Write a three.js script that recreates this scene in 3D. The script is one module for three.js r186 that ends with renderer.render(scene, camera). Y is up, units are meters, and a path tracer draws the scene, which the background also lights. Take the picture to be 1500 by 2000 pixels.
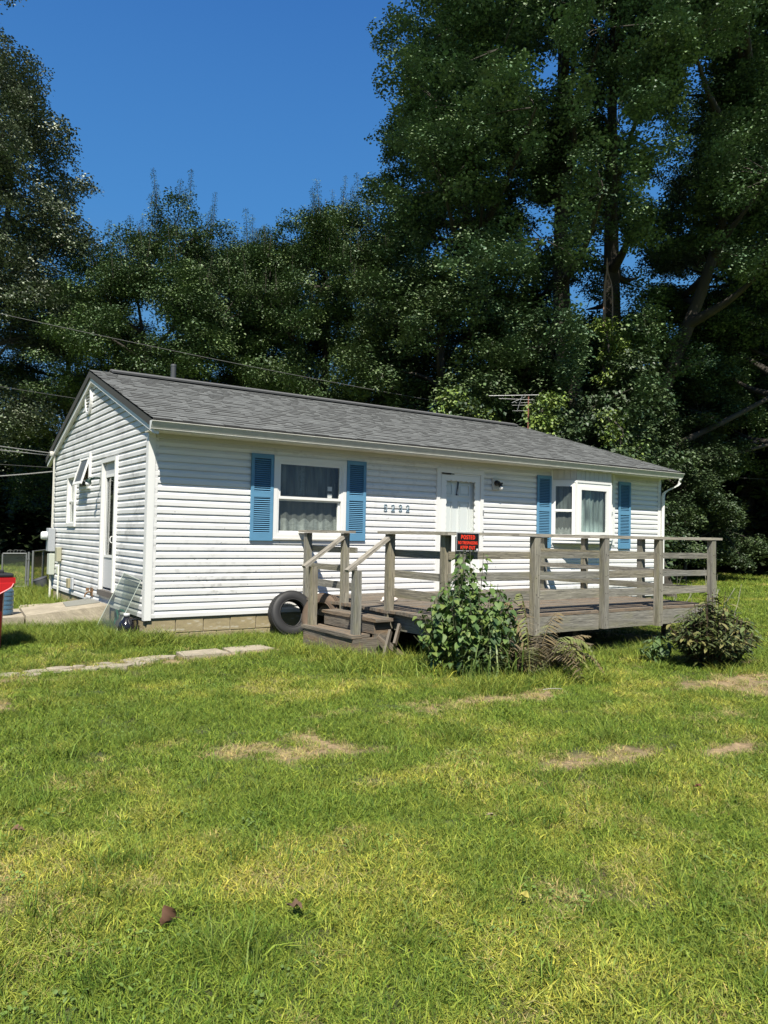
import * as THREE from 'three';
import { mergeGeometries, mergeVertices } from 'three/addons/utils/BufferGeometryUtils.js';
import { RoundedBoxGeometry } from 'three/addons/geometries/RoundedBoxGeometry.js';
import { TextGeometry } from 'three/addons/geometries/TextGeometry.js';
import { FontLoader } from 'three/addons/loaders/FontLoader.js';

// ---------------------------------------------------------------- camera, sky, sun, exposure
const scene = new THREE.Scene();
const V3 = (x, y, z) => new THREE.Vector3(x, y, z);
const CAM = V3(-3.1505, 1.5007, 10.2646);
const camera = new THREE.PerspectiveCamera(67.7, 0.75, 0.05, 2000);
{
  const yaw = 0.5984, pitch = 0.0301, roll = 0.0193, f = 1490.94;
  camera.fov = 2 * Math.atan(1000 / f) * 180 / Math.PI;
  const fw = V3(Math.sin(yaw) * Math.cos(pitch), Math.sin(pitch), -Math.cos(yaw) * Math.cos(pitch));
  const r = V3(Math.cos(yaw), 0, Math.sin(yaw)), u = r.clone().cross(fw);
  const r2 = r.clone().multiplyScalar(Math.cos(roll)).addScaledVector(u, Math.sin(roll));
  const u2 = u.clone().multiplyScalar(Math.cos(roll)).addScaledVector(r, -Math.sin(roll));
  camera.position.copy(CAM);
  camera.quaternion.setFromRotationMatrix(new THREE.Matrix4().makeBasis(r2, u2, fw.clone().negate()));
  camera.updateMatrixWorld(true); camera.updateProjectionMatrix();
}
const SUN = V3(-0.30, 0.68, 0.42).normalize();
const renderer = new THREE.WebGLRenderer({ antialias: true });
renderer.toneMapping = THREE.LinearToneMapping;
renderer.toneMappingExposure = 1.65;
renderer.shadowMap.enabled = true;
renderer.shadowMap.type = THREE.PCFSoftShadowMap;
{
  const W = 512, H = 256, d = new Float32Array(W * H * 4), v = new THREE.Vector3();
  const stops = [[-90, .10, .12, .07], [-3, .13, .15, .11], [0, .11, .155, .21], [6, .085, .165, .28], [14, .066, .188, .365], [22, .043, .158, .372], [36, .025, .104, .30], [60, .013, .052, .17], [90, .009, .038, .13]];
  for (let j = 0; j < H; j++) for (let i = 0; i < W; i++) {
    const el = ((j + .5) / H - .5) * Math.PI, az = ((i + .5) / W - .5) * 2 * Math.PI, deg = el * 180 / Math.PI;
    v.set(Math.cos(el) * Math.cos(az), Math.sin(el), Math.cos(el) * Math.sin(az));
    let k = 0; while (k < stops.length - 2 && deg > stops[k + 1][0]) k++;
    const a = stops[k], b = stops[k + 1], t = THREE.MathUtils.clamp((deg - a[0]) / (b[0] - a[0]), 0, 1);
    const ang = Math.acos(THREE.MathUtils.clamp(v.dot(SUN), -1, 1)) * 180 / Math.PI;
    const g = deg > 0 ? .5 * Math.exp(-ang / 8) + .04 * Math.exp(-ang / 28) : 0, o = (j * W + i) * 4;
    for (let c = 0; c < 3; c++) d[o + c] = a[1 + c] + (b[1 + c] - a[1 + c]) * t + g * [1, 1, .95][c];
    d[o + 3] = 1;
  }
  const sky = new THREE.DataTexture(d, W, H, THREE.RGBAFormat, THREE.FloatType);
  sky.mapping = THREE.EquirectangularReflectionMapping; sky.magFilter = THREE.LinearFilter; sky.minFilter = THREE.LinearFilter;
  sky.wrapS = THREE.RepeatWrapping; sky.needsUpdate = true;
  scene.background = sky; scene.environment = sky;
}
const sun = new THREE.DirectionalLight(new THREE.Color().setRGB(1, .945, .835), 5.0);
sun.position.copy(SUN).multiplyScalar(60).add(V3(6, 0, 0)); sun.target.position.set(6, 0, 0);
sun.castShadow = true; sun.shadow.mapSize.set(4096, 4096); sun.shadow.bias = -0.0004; sun.shadow.normalBias = 0.02;
Object.assign(sun.shadow.camera, { left: -40, right: 40, top: 40, bottom: -40, near: 1, far: 140 });
scene.add(sun, sun.target);

// ---------------------------------------------------------------- helpers
function rng(seed) { let a = seed >>> 0; return () => { a |= 0; a = a + 0x6D2B79F5 | 0; let t = Math.imul(a ^ a >>> 15, 1 | a); t = t + Math.imul(t ^ t >>> 7, 61 | t) ^ t; return ((t ^ t >>> 14) >>> 0) / 4294967296; }; }
const R0 = rng(7);
const ra = (a, b, r = R0) => a + (b - a) * r();
const clamp = THREE.MathUtils.clamp, lerp = THREE.MathUtils.lerp, sstep = THREE.MathUtils.smoothstep;
function hash2(x, y) { let h = Math.imul(x, 374761393) + Math.imul(y, 668265263) | 0; h = Math.imul(h ^ h >>> 13, 1274126177); return ((h ^ h >>> 16) >>> 0) / 4294967296; }
function vnoise(x, y, px = 0, py = 0) {
  const xi = Math.floor(x), yi = Math.floor(y), fx = x - xi, fy = y - yi, u = fx * fx * (3 - 2 * fx), v = fy * fy * (3 - 2 * fy);
  const m = (i, p) => p ? ((i % p) + p) % p : i;
  const a = hash2(m(xi, px), m(yi, py)), b = hash2(m(xi + 1, px), m(yi, py)), c = hash2(m(xi, px), m(yi + 1, py)), d = hash2(m(xi + 1, px), m(yi + 1, py));
  return a + (b - a) * u + (c - a) * v + (a - b - c + d) * u * v;
}
const fbm = (x, y, n = 4, px = 0, py = 0) => { let s = 0, a = .5, t = 0; for (let i = 0; i < n; i++) { s += a * vnoise(x, y, px, py); t += a; x *= 2; y *= 2; px *= 2; py *= 2; a *= .5; } return s / t; };
const s2 = (c) => c <= .0031308 ? c * 12.92 : 1.055 * Math.pow(c, 1 / 2.4) - .055;
function colorTex(w, h, fn) {         // fn(u, v) -> linear rgb
  const d = new Uint8Array(w * h * 4);
  for (let j = 0; j < h; j++) for (let i = 0; i < w; i++) { const c = fn((i + .5) / w, (j + .5) / h), o = (j * w + i) * 4; for (let k = 0; k < 3; k++) d[o + k] = Math.round(255 * s2(clamp(c[k], 0, 1))); d[o + 3] = 255; }
  const t = new THREE.DataTexture(d, w, h, THREE.RGBAFormat); t.colorSpace = THREE.SRGBColorSpace; fin(t); return t;
}
function dataTex(w, h, fn) {
  const d = new Uint8Array(w * h * 4);
  for (let j = 0; j < h; j++) for (let i = 0; i < w; i++) { const c = clamp(fn((i + .5) / w, (j + .5) / h), 0, 1) * 255, o = (j * w + i) * 4; d[o] = d[o + 1] = d[o + 2] = c; d[o + 3] = 255; }
  const t = new THREE.DataTexture(d, w, h, THREE.RGBAFormat); fin(t); return t;
}
function fin(t) { t.wrapS = t.wrapT = THREE.RepeatWrapping; t.magFilter = THREE.LinearFilter; t.minFilter = THREE.LinearMipmapLinearFilter; t.generateMipmaps = true; t.needsUpdate = true; }
const rgb = (r, g, b) => new THREE.Color().setRGB(r, g, b);
const mat = (r, g, b, rough = .7, o = {}) => new THREE.MeshStandardMaterial({ color: rgb(r, g, b), roughness: rough, side: THREE.DoubleSide, ...o });
const mix3 = (a, b, t) => [lerp(a[0], b[0], t), lerp(a[1], b[1], t), lerp(a[2], b[2], t)];

const counts = {};
function numbered(n) { const c = counts[n] = (counts[n] ?? -1) + 1; return c ? `${n}_${String(c).padStart(3, '0')}` : n; }
function tag(o, label, category, group, kind) { if (label) o.userData.label = label; if (category) o.userData.category = category; if (group) o.userData.group = group; if (kind) o.userData.kind = kind; return o; }
function shade(o) { o.traverse((m) => { if (m.isMesh) { m.castShadow = true; m.receiveShadow = true; } }); return o; }
function thing(name, label, category, [x, y, z] = [0, 0, 0], group) { const o = new THREE.Group(); o.name = numbered(name); o.position.set(x, y, z); scene.add(o); return tag(o, label, category, group); }
function part(parent, name, geo, m, label) { const o = new THREE.Mesh(geo, m); o.name = name; parent.add(o); o.castShadow = o.receiveShadow = true; if (label) o.userData.label = label; return o; }
function node(parent, name, label) { const o = new THREE.Group(); o.name = name; parent.add(o); if (label) o.userData.label = label; return o; }
function top(name, geo, m, label, category, kind, group) { const o = new THREE.Mesh(geo, m); o.name = numbered(name); scene.add(o); o.castShadow = o.receiveShadow = true; return tag(o, label, category, group, kind); }
const clean = (g) => { g = g.index ? g.toNonIndexed() : g; for (const k of Object.keys(g.attributes)) if (!['position', 'normal', 'uv', 'color'].includes(k)) g.deleteAttribute(k); return g; };
const join = (gs) => mergeGeometries(gs.map(clean), false);

// box with uv in metres: u runs along its longest axis, v across; a random shift so that no two planks match
function box(w, h, d, x = 0, y = 0, z = 0, o = {}) {
  const g = new THREE.BoxGeometry(w, h, d, o.sx || 1, o.sy || 1, o.sz || 1).toNonIndexed();
  const p = g.attributes.position, n = g.attributes.normal, uv = g.attributes.uv, dims = [w, h, d];
  const L = dims.indexOf(Math.max(...dims)), r = o.rand || R0, du = r() * 7, dv = r() * 7;
  for (let i = 0; i < p.count; i++) {
    const P = [p.getX(i), p.getY(i), p.getZ(i)], N = [Math.abs(n.getX(i)), Math.abs(n.getY(i)), Math.abs(n.getZ(i))];
    const ax = N.indexOf(Math.max(...N)), rest = [0, 1, 2].filter((k) => k !== ax);
    const a = rest.includes(L) ? L : rest[0], b = rest.find((k) => k !== a);
    uv.setXY(i, P[a] + du, P[b] + dv + ax * .37);
  }
  if (o.warp) { const s = r() * 99; for (let i = 0; i < p.count; i++) { const P = [p.getX(i), p.getY(i), p.getZ(i)], t = P[L] * 2.3 + s; for (let k = 0; k < 3; k++) if (k !== L) P[k] += (vnoise(t, k * 7.3 + Math.sign(P[k]) * 3) - .5) * 2 * o.warp; p.setXYZ(i, ...P); } g.computeVertexNormals(); }
  if (o.rx) g.rotateX(o.rx); if (o.ry) g.rotateY(o.ry); if (o.rz) g.rotateZ(o.rz);
  g.translate(x, y, z); return g;
}
// box given by its limits
const lim = (x0, x1, y0, y1, z0, z1, o) => box(x1 - x0, y1 - y0, z1 - z0, (x0 + x1) / 2, (y0 + y1) / 2, (z0 + z1) / 2, o);
function bar(a, b, w, h, o = {}) {     // square bar from a to b
  const d = b.clone().sub(a), g = box(d.length(), h, w, 0, 0, 0, o);
  const X = d.clone().normalize(), Z = X.clone().cross(V3(0, 1, 0)); if (Z.lengthSq() < 1e-6) Z.set(0, 0, 1); Z.normalize(); const Y = Z.clone().cross(X);
  g.applyMatrix4(new THREE.Matrix4().makeBasis(X, Y, Z).setPosition(a.clone().add(b).multiplyScalar(.5))); return g;
}
function tube(pts, r0, r1 = r0, sides = 6, seg = 0) {   // tapered tube through points
  const c = new THREE.CatmullRomCurve3(pts), n = seg || Math.max(2, (pts.length - 1) * 3), fr = c.computeFrenetFrames(n), pos = [], nor = [], uv = [], idx = [];
  for (let i = 0; i <= n; i++) { const t = i / n, P = c.getPoint(t), r = lerp(r0, r1, t);
    for (let k = 0; k <= sides; k++) { const a = k / sides * Math.PI * 2, N = fr.normals[i].clone().multiplyScalar(Math.cos(a)).addScaledVector(fr.binormals[i], Math.sin(a)); pos.push(P.x + N.x * r, P.y + N.y * r, P.z + N.z * r); nor.push(N.x, N.y, N.z); uv.push(k / sides, t * 4); } }
  for (let i = 0; i < n; i++) for (let k = 0; k < sides; k++) { const a = i * (sides + 1) + k, b = a + sides + 1; idx.push(a, a + 1, b, b, a + 1, b + 1); }
  const g = new THREE.BufferGeometry(); g.setAttribute('position', new THREE.Float32BufferAttribute(pos, 3)); g.setAttribute('normal', new THREE.Float32BufferAttribute(nor, 3)); g.setAttribute('uv', new THREE.Float32BufferAttribute(uv, 2)); g.setIndex(idx); return g.toNonIndexed();
}
const P2 = (a) => new THREE.Shape(a.map(([x, y]) => new THREE.Vector2(x, y)));
function ext(shape, depth, bevel = 0) { return clean(new THREE.ExtrudeGeometry(shape, { depth, bevelEnabled: bevel > 0, bevelSize: bevel, bevelThickness: bevel, bevelSegments: 1, steps: 1, curveSegments: 12 })); }
function lathe(pts, seg = 20) { return clean(new THREE.LatheGeometry(pts.map(([r, y]) => new THREE.Vector2(r, y)), seg)); }
function ring(outer, inner) { const s = P2(outer); s.holes.push(new THREE.Path(inner.map(([x, y]) => new THREE.Vector2(x, y)))); return s; }
const rect = (x0, x1, y0, y1) => [[x0, y0], [x1, y0], [x1, y1], [x0, y1]];

// ---------------------------------------------------------------- materials
function woodTex(seed, a, b, c) {
  return colorTex(512, 256, (u, v) => {
    const g = fbm(u * 6 + seed, v * 48, 4, 0, 48), f = vnoise(u * 24 + seed * 3, v * 128, 0, 128), k = fbm(u * 5, v * 4 + seed, 3, 5, 4);
    let col = mix3(a, b, clamp((g - .3) * 2.0, 0, 1)); col = mix3(col, c, clamp((k - .45) * 2.2, 0, .8));
    const crack = Math.pow(clamp(1 - Math.abs(fbm(u * 3 + seed, v * 20, 3, 0, 20) - .5) * 16, 0, 1), 2) * .55;
    const m = (1 - crack) * (.82 + .36 * f); return [col[0] * m, col[1] * m, col[2] * m];
  });
}
const woodBump = dataTex(512, 256, (u, v) => .6 * fbm(u * 6 + 3, v * 48, 4, 0, 48) + .4 * vnoise(u * 24, v * 128, 0, 128));
const wuv = (t) => { t.repeat.set(.8, 3.2); return t; };
wuv(woodBump);
const mWood = [11, 23, 37, 67, 83].map((s, i) => new THREE.MeshStandardMaterial({ color: rgb(...[[1, 1, 1], [1.12, 1.1, 1.04], [.86, .86, .85], [1.05, 1.0, .9], [.95, .97, 1.0]][i]), map: wuv(woodTex(s, [.135, .128, .108], [.28, .265, .225], [.20, .19, .125])), bumpMap: woodBump, bumpScale: .004, roughness: .9 }));
const mWoodDark = [5, 9].map((s) => new THREE.MeshStandardMaterial({ map: wuv(woodTex(s, [.085, .074, .060], [.225, .195, .155], [.22, .15, .09])), bumpMap: woodBump, bumpScale: .005, roughness: .92 }));
const mRail = new THREE.MeshStandardMaterial({ map: wuv(woodTex(51, [.19, .17, .14], [.40, .37, .31], [.30, .27, .2])), bumpMap: woodBump, bumpScale: .004, roughness: .9 });

const mWhite = mat(.72, .72, .695, .45), mTrim = mat(.68, .68, .66, .4), mWhiteOld = mat(.50, .49, .445, .6);
// siding: white vinyl with specks of mildew and splashed dirt (grain of its own)
function sidingTex(seed, gable) {
  return colorTex(gable ? 1024 : 2048, 512, (u, v) => {
    const X = u * (gable ? 7 : 12), Y = v * (gable ? 4.4 : 3);
    let a = .70 - .05 * fbm(X * 1.7, Y * 9 + seed, 3);
    const sp = fbm(X * 16 + seed, Y * 22, 3), band = fbm(X * .9 + seed, Y * 1.1, 3);
    const low = gable ? .35 : .2 + .7 * sstep(.95 - Y, 0, .9);
    const dirt = clamp((sp - .52) * 4, 0, 1) * clamp((band - .42) * 5, 0, 1) * low;
    const grey = gable ? clamp((fbm(X * 2.4 + 7, Y * 3 + seed, 4) - .47) * 3, 0, 1) * .30 : clamp((fbm(X * 1.6 + 7, Y * 7 + seed, 4) - .52) * 2.4, 0, 1) * .12;
    const spot = hash2(Math.floor(X * 70) + seed, Math.floor(Y * 70)) > .9975 && Y < 1.6 ? .5 : 0;
    const k = 1 - clamp(dirt * .6 + grey + spot, 0, .85);
    return [a * k, a * k * .997, a * (.978 * k - .02 * dirt)];
  });
}
const mSiding = new THREE.MeshStandardMaterial({ map: sidingTex(3, false), roughness: .5, side: THREE.DoubleSide });
const mSidingG = new THREE.MeshStandardMaterial({ map: sidingTex(91, true), roughness: .5, side: THREE.DoubleSide });
const mBlue = new THREE.MeshStandardMaterial({ color: rgb(.092, .235, .37), roughness: .55, side: THREE.DoubleSide, map: colorTex(128, 128, (u, v) => { const k = .88 + .2 * fbm(u * 6, v * 22, 3, 6, 22); return [k, k, k]; }) });
const mGutter = new THREE.MeshStandardMaterial({ color: rgb(.54, .535, .50), roughness: .45, side: THREE.DoubleSide, map: colorTex(512, 64, (u, v) => { const k = .80 + .2 * fbm(u * 40, v * 3, 3, 40, 3); return [k, k, k * .97]; }) });
const mSoffit = mat(.66, .63, .52, .7), mDark = mat(.025, .025, .027, .6), mBlack = mat(.012, .012, .013, .4), mSteel = mat(.42, .42, .42, .35, { metalness: .8 }), mGalv = mat(.22, .23, .225, .55, { metalness: .55 });
const mGrey = mat(.22, .23, .235, .5), mRake = mat(.045, .045, .042, .85);
const mConc = new THREE.MeshStandardMaterial({ roughness: .95, map: colorTex(512, 512, (u, v) => { const n = fbm(u * 9, v * 9, 5, 9, 9), g = vnoise(u * 160, v * 160, 160, 160), k = .62 + .5 * n + .28 * (g - .5); return [.38 * k, .33 * k, .245 * k]; }), bumpMap: dataTex(256, 256, (u, v) => fbm(u * 40, v * 40, 4, 40, 40)), bumpScale: .006 });
const mBlock = [0, 1, 2].map((i) => new THREE.MeshStandardMaterial({ roughness: .9, map: colorTex(256, 256, (u, v) => { const n = fbm(u * 6 + i * 9, v * 6, 5), g = vnoise(u * 90, v * 90 + i * 5), k = .7 + .4 * n + .2 * (g - .5), w = clamp((fbm(u * 4 + i * 3, v * 5, 4) - .6) * 6, 0, 1); return mix3([.33 * k, .27 * k, .155 * k], [.42, .38, .29], w); }) }));
const mMortar = mat(.40, .36, .27, .95), mSoil = mat(.10, .075, .05, 1);
const mGlass = new THREE.MeshPhysicalMaterial({ color: rgb(.92, .95, .94), roughness: .02, transmission: 1, thickness: 0, ior: 1.5, side: THREE.DoubleSide });
const mRoom = mat(.10, .095, .085, .9);

// ---------------------------------------------------------------- ground
const BARE = [[-.72, 5.5, .55, .30, .9], [-1.05, 5.35, .4, .2, .7], [1.75, 5.02, .62, .20, .9], [1.35, 6.85, .50, .17, .75], [1.95, 7.1, .5, .13, .9], [.85, 6.75, .3, .14, .8], [4.5, 5.75, 1.0, .5, .85], [-2.3, 3.05, .5, .28, .85], [-2.85, 6.8, .2, .25, .8], [5.7, 5.05, .6, .22, .9], [-1.3, 2.15, .6, .12, .7], [-2.1, 1.95, .5, .14, .8], [.2, 4.7, .3, .12, .5], [3.0, 6.4, .5, .2, .4], [1.1, 5.0, .4, .25, .5], [-1.0, 1.45, 1.0, .3, .5], [-.75, 1.58, .95, .2, .9], [.6, 1.3, .75, .18, 1], [-.6, 8.0, .4, .15, .4], [2.2, 4.95, .3, .14, .6]];
function bare(x, z) { let m = 0; const n = fbm(x * 3.1, z * 3.1, 3) - .5; for (const [cx, cz, rx, rz, s] of BARE) { const d = Math.hypot((x - cx) / rx, (z - cz) / rz) + n * 2.0 + .12; if (d < 1.5) m = Math.max(m, s * (1 - sstep(d, .45, 1.35))); } return m; }
const dry = (x, z) => clamp((fbm(x * .8 + 4, z * 1.0 + 9, 3) - .42) * 2.0 + (fbm(x * 3.4, z * 3.4 + 5, 3) - .5) * 2.2 + sstep(z, 2, 7) * .16 - sstep(x, 6, 12) * .15 - .06, 0, 1);
function groundY(x, z) { const d = Math.hypot(x - 4, z); return (fbm(x * .5 + 40, z * .5, 3) - .5) * .07 * sstep(Math.max(0, z), .2, 2) + (fbm(x * 2, z * 2, 2) - .5) * .02 * sstep(d, 0, 2); }
{
  const axis = (c0, c1, step, far) => { const a = []; let s = step; for (let x = c0; x > -far;) { s *= 1.16; x -= s; a.unshift(x); } for (let x = c0; x <= c1; x += step) a.push(x); s = step; for (let x = c1; x < far;) { s *= 1.16; x += s; a.push(x); } return a; };
  const xs = axis(-5, 9, .075, 420), zs = axis(-4, 10, .075, 420), pos = [], col = [], uv = [], idx = [];
  for (const z of zs) for (const x of xs) {
    const b = bare(x, z), d = dry(x, z), n = .75 + .5 * fbm(x * 7, z * 7, 3);
    pos.push(x, groundY(x, z), z); uv.push(x, z);
    const fr = sstep(Math.hypot(x - CAM.x, z - CAM.z), 10, 20); let c = mix3(mix3([.060, .072, .020], [.15, .13, .05], d * .8), [.15, .20, .036], fr); c = mix3(c, [.36, .255, .14], b); col.push(c[0] * n, c[1] * n, c[2] * n);
  }
  const W = xs.length; for (let j = 0; j < zs.length - 1; j++) for (let i = 0; i < W - 1; i++) { const a = j * W + i; idx.push(a, a + W, a + 1, a + 1, a + W, a + W + 1); }
  const g = new THREE.BufferGeometry(); g.setAttribute('position', new THREE.Float32BufferAttribute(pos, 3)); g.setAttribute('uv', new THREE.Float32BufferAttribute(uv, 2)); g.setAttribute('color', new THREE.Float32BufferAttribute(col, 3)); g.setIndex(idx); g.computeVertexNormals();
  const t = colorTex(512, 512, (u, v) => { const k = .45 + .75 * fbm(u * 30, v * 30, 4, 30, 30) + .3 * (vnoise(u * 200, v * 200, 200, 200) - .5); return [k, k, k]; });
  const b = dataTex(512, 512, (u, v) => fbm(u * 40, v * 40, 4, 40, 40));
  top('ground', g, new THREE.MeshStandardMaterial({ vertexColors: true, map: t, bumpMap: b, bumpScale: .02, roughness: 1 }), 'soil and thatch of the front yard with tan bare patches', 'ground', 'structure');
}

// ---------------------------------------------------------------- house
const L = 11.08, D = 6.19, Y0 = .32, YS = 2.82, EO = .42, YE = 2.96, RY = 4.18, RZ = -3.09, GX = -.087, RX1 = 11.17, RIDGE1 = 9.95, SL = (RY - YE) / (EO - RZ);
const house = thing('house', 'white single-storey house with vinyl siding, blue shutters and grey shingle roof', 'house');
const CH = .1016, PROF = [[0, 0], [.050, .001], [.075, -.014], [CH, -.024]];
const profZ = (t) => { for (let i = 0; i < 3; i++) if (t <= PROF[i + 1][0]) { const [a, b] = [PROF[i], PROF[i + 1]]; return lerp(a[1], b[1], (t - a[0]) / (b[0] - a[0])); } return -.024; };
// one siding board: lip, face and upper cove between heights ya and yb, x limits given per height
function sidingBoard(yc, ya, yb, x0f, x1f, UW, UH, seed) {
  const ts = [ya - yc, ...PROF.map((p) => p[0]).filter((t) => t > ya - yc + .002 && t < yb - yc - .002), yb - yc], lip = ya - yc < .003;
  const rows = ts.map((t) => [yc + t, profZ(t)]); if (lip) rows.unshift([yc + .006, -.0265]);
  const n = Math.max(1, Math.ceil((x1f(yc) - x0f(yc)) / .5)), pos = [], uv = [], idx = []; let v = 0;
  for (let r = 0; r < rows.length - 1; r++) {
    const [yA, zA] = rows[r], [yB, zB] = rows[r + 1];
    for (let i = 0; i <= n; i++) for (const [y, z, k] of [[yA, zA, 0], [yB, zB, 1]]) {
      const x = lerp(x0f(y), x1f(y), i / n), w = (vnoise(x * 1.3 + seed, yc * 31) - .5) * .004, dy = (vnoise(x * .8 + 50, yc * 17 + seed) - .5) * .004;
      pos.push(x, y + dy, z + w); uv.push(x / UW, (y - .2) / UH);
    }
    for (let i = 0; i < n; i++) { const a = v + i * 2; idx.push(a, a + 2, a + 1, a + 1, a + 2, a + 3); } v += (n + 1) * 2;
  }
  const g = new THREE.BufferGeometry(); g.setAttribute('position', new THREE.Float32BufferAttribute(pos, 3)); g.setAttribute('uv', new THREE.Float32BufferAttribute(uv, 2)); g.setIndex(idx); g.computeVertexNormals(); return g;
}
function clad(wall, m, count, xl, xr, openings, UW, UH, ytop, turn) {
  for (let c = 0; c < count; c++) {
    const yc = Y0 + c * CH, cuts = new Set([yc, Math.min(yc + CH, ytop)]);
    for (const o of openings) for (const y of [o[2], o[3]]) if (y > yc + .006 && y < yc + CH - .006) cuts.add(y);
    const ys = [...cuts].sort((a, b) => a - b);
    for (let k = 0; k < ys.length - 1; k++) {
      const ya = ys[k], yb = ys[k + 1], ym = (ya + yb) / 2; if (yb - ya < .004) continue;
      let segs = [[xl, xr]];
      for (const o of openings) if (ym > o[2] && ym < o[3]) { const out = []; for (const [a, b] of segs) { const A = typeof a === 'number' ? a : a(ym), B = typeof b === 'number' ? b : b(ym); if (o[1] <= A || o[0] >= B) { out.push([a, b]); continue; } if (o[0] > A) out.push([a, o[0]]); if (o[1] < B) out.push([o[1], b]); } segs = out; }
      const cutUp = []; for (const [a, b] of segs) { const A = typeof a === 'number' ? a : a(ym), B = typeof b === 'number' ? b : b(ym), dbl = Math.floor(c / 2), j = A + 1.2 + 2.2 * hash2(dbl, 17 + (turn ? 5 : 0)); if (B - A > 3 && j < B - .4) cutUp.push([a, j - .0015], [j + .0015, b]); else cutUp.push([a, b]); }
      for (const [a, b] of cutUp) {
        const fa = typeof a === 'number' ? () => a : a, fb = typeof b === 'number' ? () => b : b; if (fb(yb) - fa(yb) < .02) continue;
        const g = sidingBoard(yc, ya, yb, fa, fb, UW, UH, c * 3.1); if (turn) g.rotateY(-Math.PI / 2);
        part(wall, 'siding_board', g, m);
      }
    }
  }
}
const WIN = { x0: 1.855, x1: 3.11, y0: 1.42, y1: 2.65 }, DOOR = { x0: 4.92, x1: 5.98, y0: .56, y1: 2.665 }, BAY = { x0: 7.70, x1: 9.52, y0: 1.41, y1: YS };
{
  const inset = (o, k) => rect(o.x0 + k, o.x1 - k, o.y0 + k, o.y1 - k);
  const s = P2(rect(0, L, Y0 + .01, YS)); for (const h of [inset(WIN, .05), inset(DOOR, .06), rect(BAY.x0 + .06, BAY.x1 - .06, BAY.y0 + .05, 2.55)]) s.holes.push(new THREE.Path(h.map(([x, y]) => new THREE.Vector2(x, y))));
  const front = part(house, 'wall', ext(s, .10).translate(0, 0, -.130), mSiding, 'long front wall of white lap siding');
  clad(front, mSiding, 25, .075, L - .075, [[WIN.x0, WIN.x1, WIN.y0, WIN.y1], [DOOR.x0, DOOR.x1, DOOR.y0 - .3, DOOR.y1], [BAY.x0, BAY.x1, BAY.y0, BAY.y1 + .1]], 12, 3, YS, false);
  // gable wall, drawn as (z, y) and turned to face -x
  const rk = (z) => YE + (z < RZ ? (z - (-2 * -RZ - EO)) : (EO - z)) * SL;      // underside of roof over the gable
  const gs = P2([[-D, Y0 + .01], [0, Y0 + .01], [0, rk(0) - .1], [RZ, RY - .1], [-D, rk(-D) - .1]]);
  for (const h of [rect(-2.26, -1.56, .56, 2.55), rect(-4.79, -4.25, 1.6, 2.44), rect(-3.80, -3.20, 2.24, 2.74)]) gs.holes.push(new THREE.Path(h.map(([x, y]) => new THREE.Vector2(x, y))));
  const gable = part(house, 'wall', ext(gs, .10).rotateY(-Math.PI / 2).translate(.130, 0, 0), mSidingG, 'gable end wall of grimy white lap siding');
  const top0 = RY - .12, half = (y) => Math.max(0, (top0 - y) / SL), lo = (y) => Math.max(-D + .06, RZ - half(y)), hi = (y) => Math.min(-.075, RZ + half(y));
  clad(gable, mSidingG, 37, lo, hi, [[-2.32, -1.50, .5, 2.61], [-4.845, -4.195, 1.545, 2.50], [-3.85, -3.15, 2.19, 2.79]], 7, 4.4, top0, true);
  part(house, 'wall', lim(L - .10, L, Y0, YS, -D, -.115), mSiding); part(house, 'wall', lim(.115, L - .10, Y0, YS, -D, -D + .1), mSiding);
  part(house, 'floor', lim(.12, L - .1, .38, .45, -D + .1, -.12), mRoom);
  part(house, 'ceiling', lim(.12, L - .1, 2.74, 2.80, -D + .1, -.12), mRoom);
}
for (const [x, z, sx, sz] of [[0, 0, 1, -1], [L, 0, -1, -1], [0, -D, 1, 1]]) part(house, 'corner_post', join([lim(Math.min(x - sx * .008, x + sx * .085), Math.max(x - sx * .008, x + sx * .085), Y0 - .03, YS - .002, Math.min(z - sz * .008, z + sz * .012), Math.max(z - sz * .008, z + sz * .012)), lim(Math.min(x - sx * .0085, x + sx * .012), Math.max(x - sx * .0085, x + sx * .012), Y0 - .032, YS - .003, Math.min(z + sz * .012, z + sz * .085), Math.max(z + sz * .012, z + sz * .085))]), mTrim);
// foundation of concrete blocks
{
  const f = part(house, 'foundation', join([lim(.045, L - .05, -.4, Y0 + .0, -.16, -.048), lim(.045, .16, -.4, Y0, -D + .05, -.16), lim(L - .16, L - .05, -.4, Y0, -D + .05, -.16)]), mMortar);
  const bl = [0, 1, 2].map((i) => new RoundedBoxGeometry(.388, .19, .03, 1, .006));
  const put = (x, y, z, turn, k) => { const b = part(f, 'concrete_block', bl[k % 3], mBlock[k % 3]); b.position.set(x, y, z); if (turn) b.rotation.y = Math.PI / 2; };
  for (let row = 0; row < 2; row++) for (let i = 0; i < 27; i++) { const x = .24 + i * .4 + (row ? .2 : 0); if (x < L - .2) put(x, .19 - row * .2 + .01, -.046 + ra(0, .006), false, i * 7 + row * 3 + (i >> 1)); }
  for (let row = 0; row < 2; row++) for (let i = 0; i < 15; i++) { const z = -.25 - i * .4 - (row ? .2 : 0); if (z > -D + .2) put(.043 - ra(0, .004), .19 - row * .2 + .01, z, true, i * 5 + row); }
}
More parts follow.
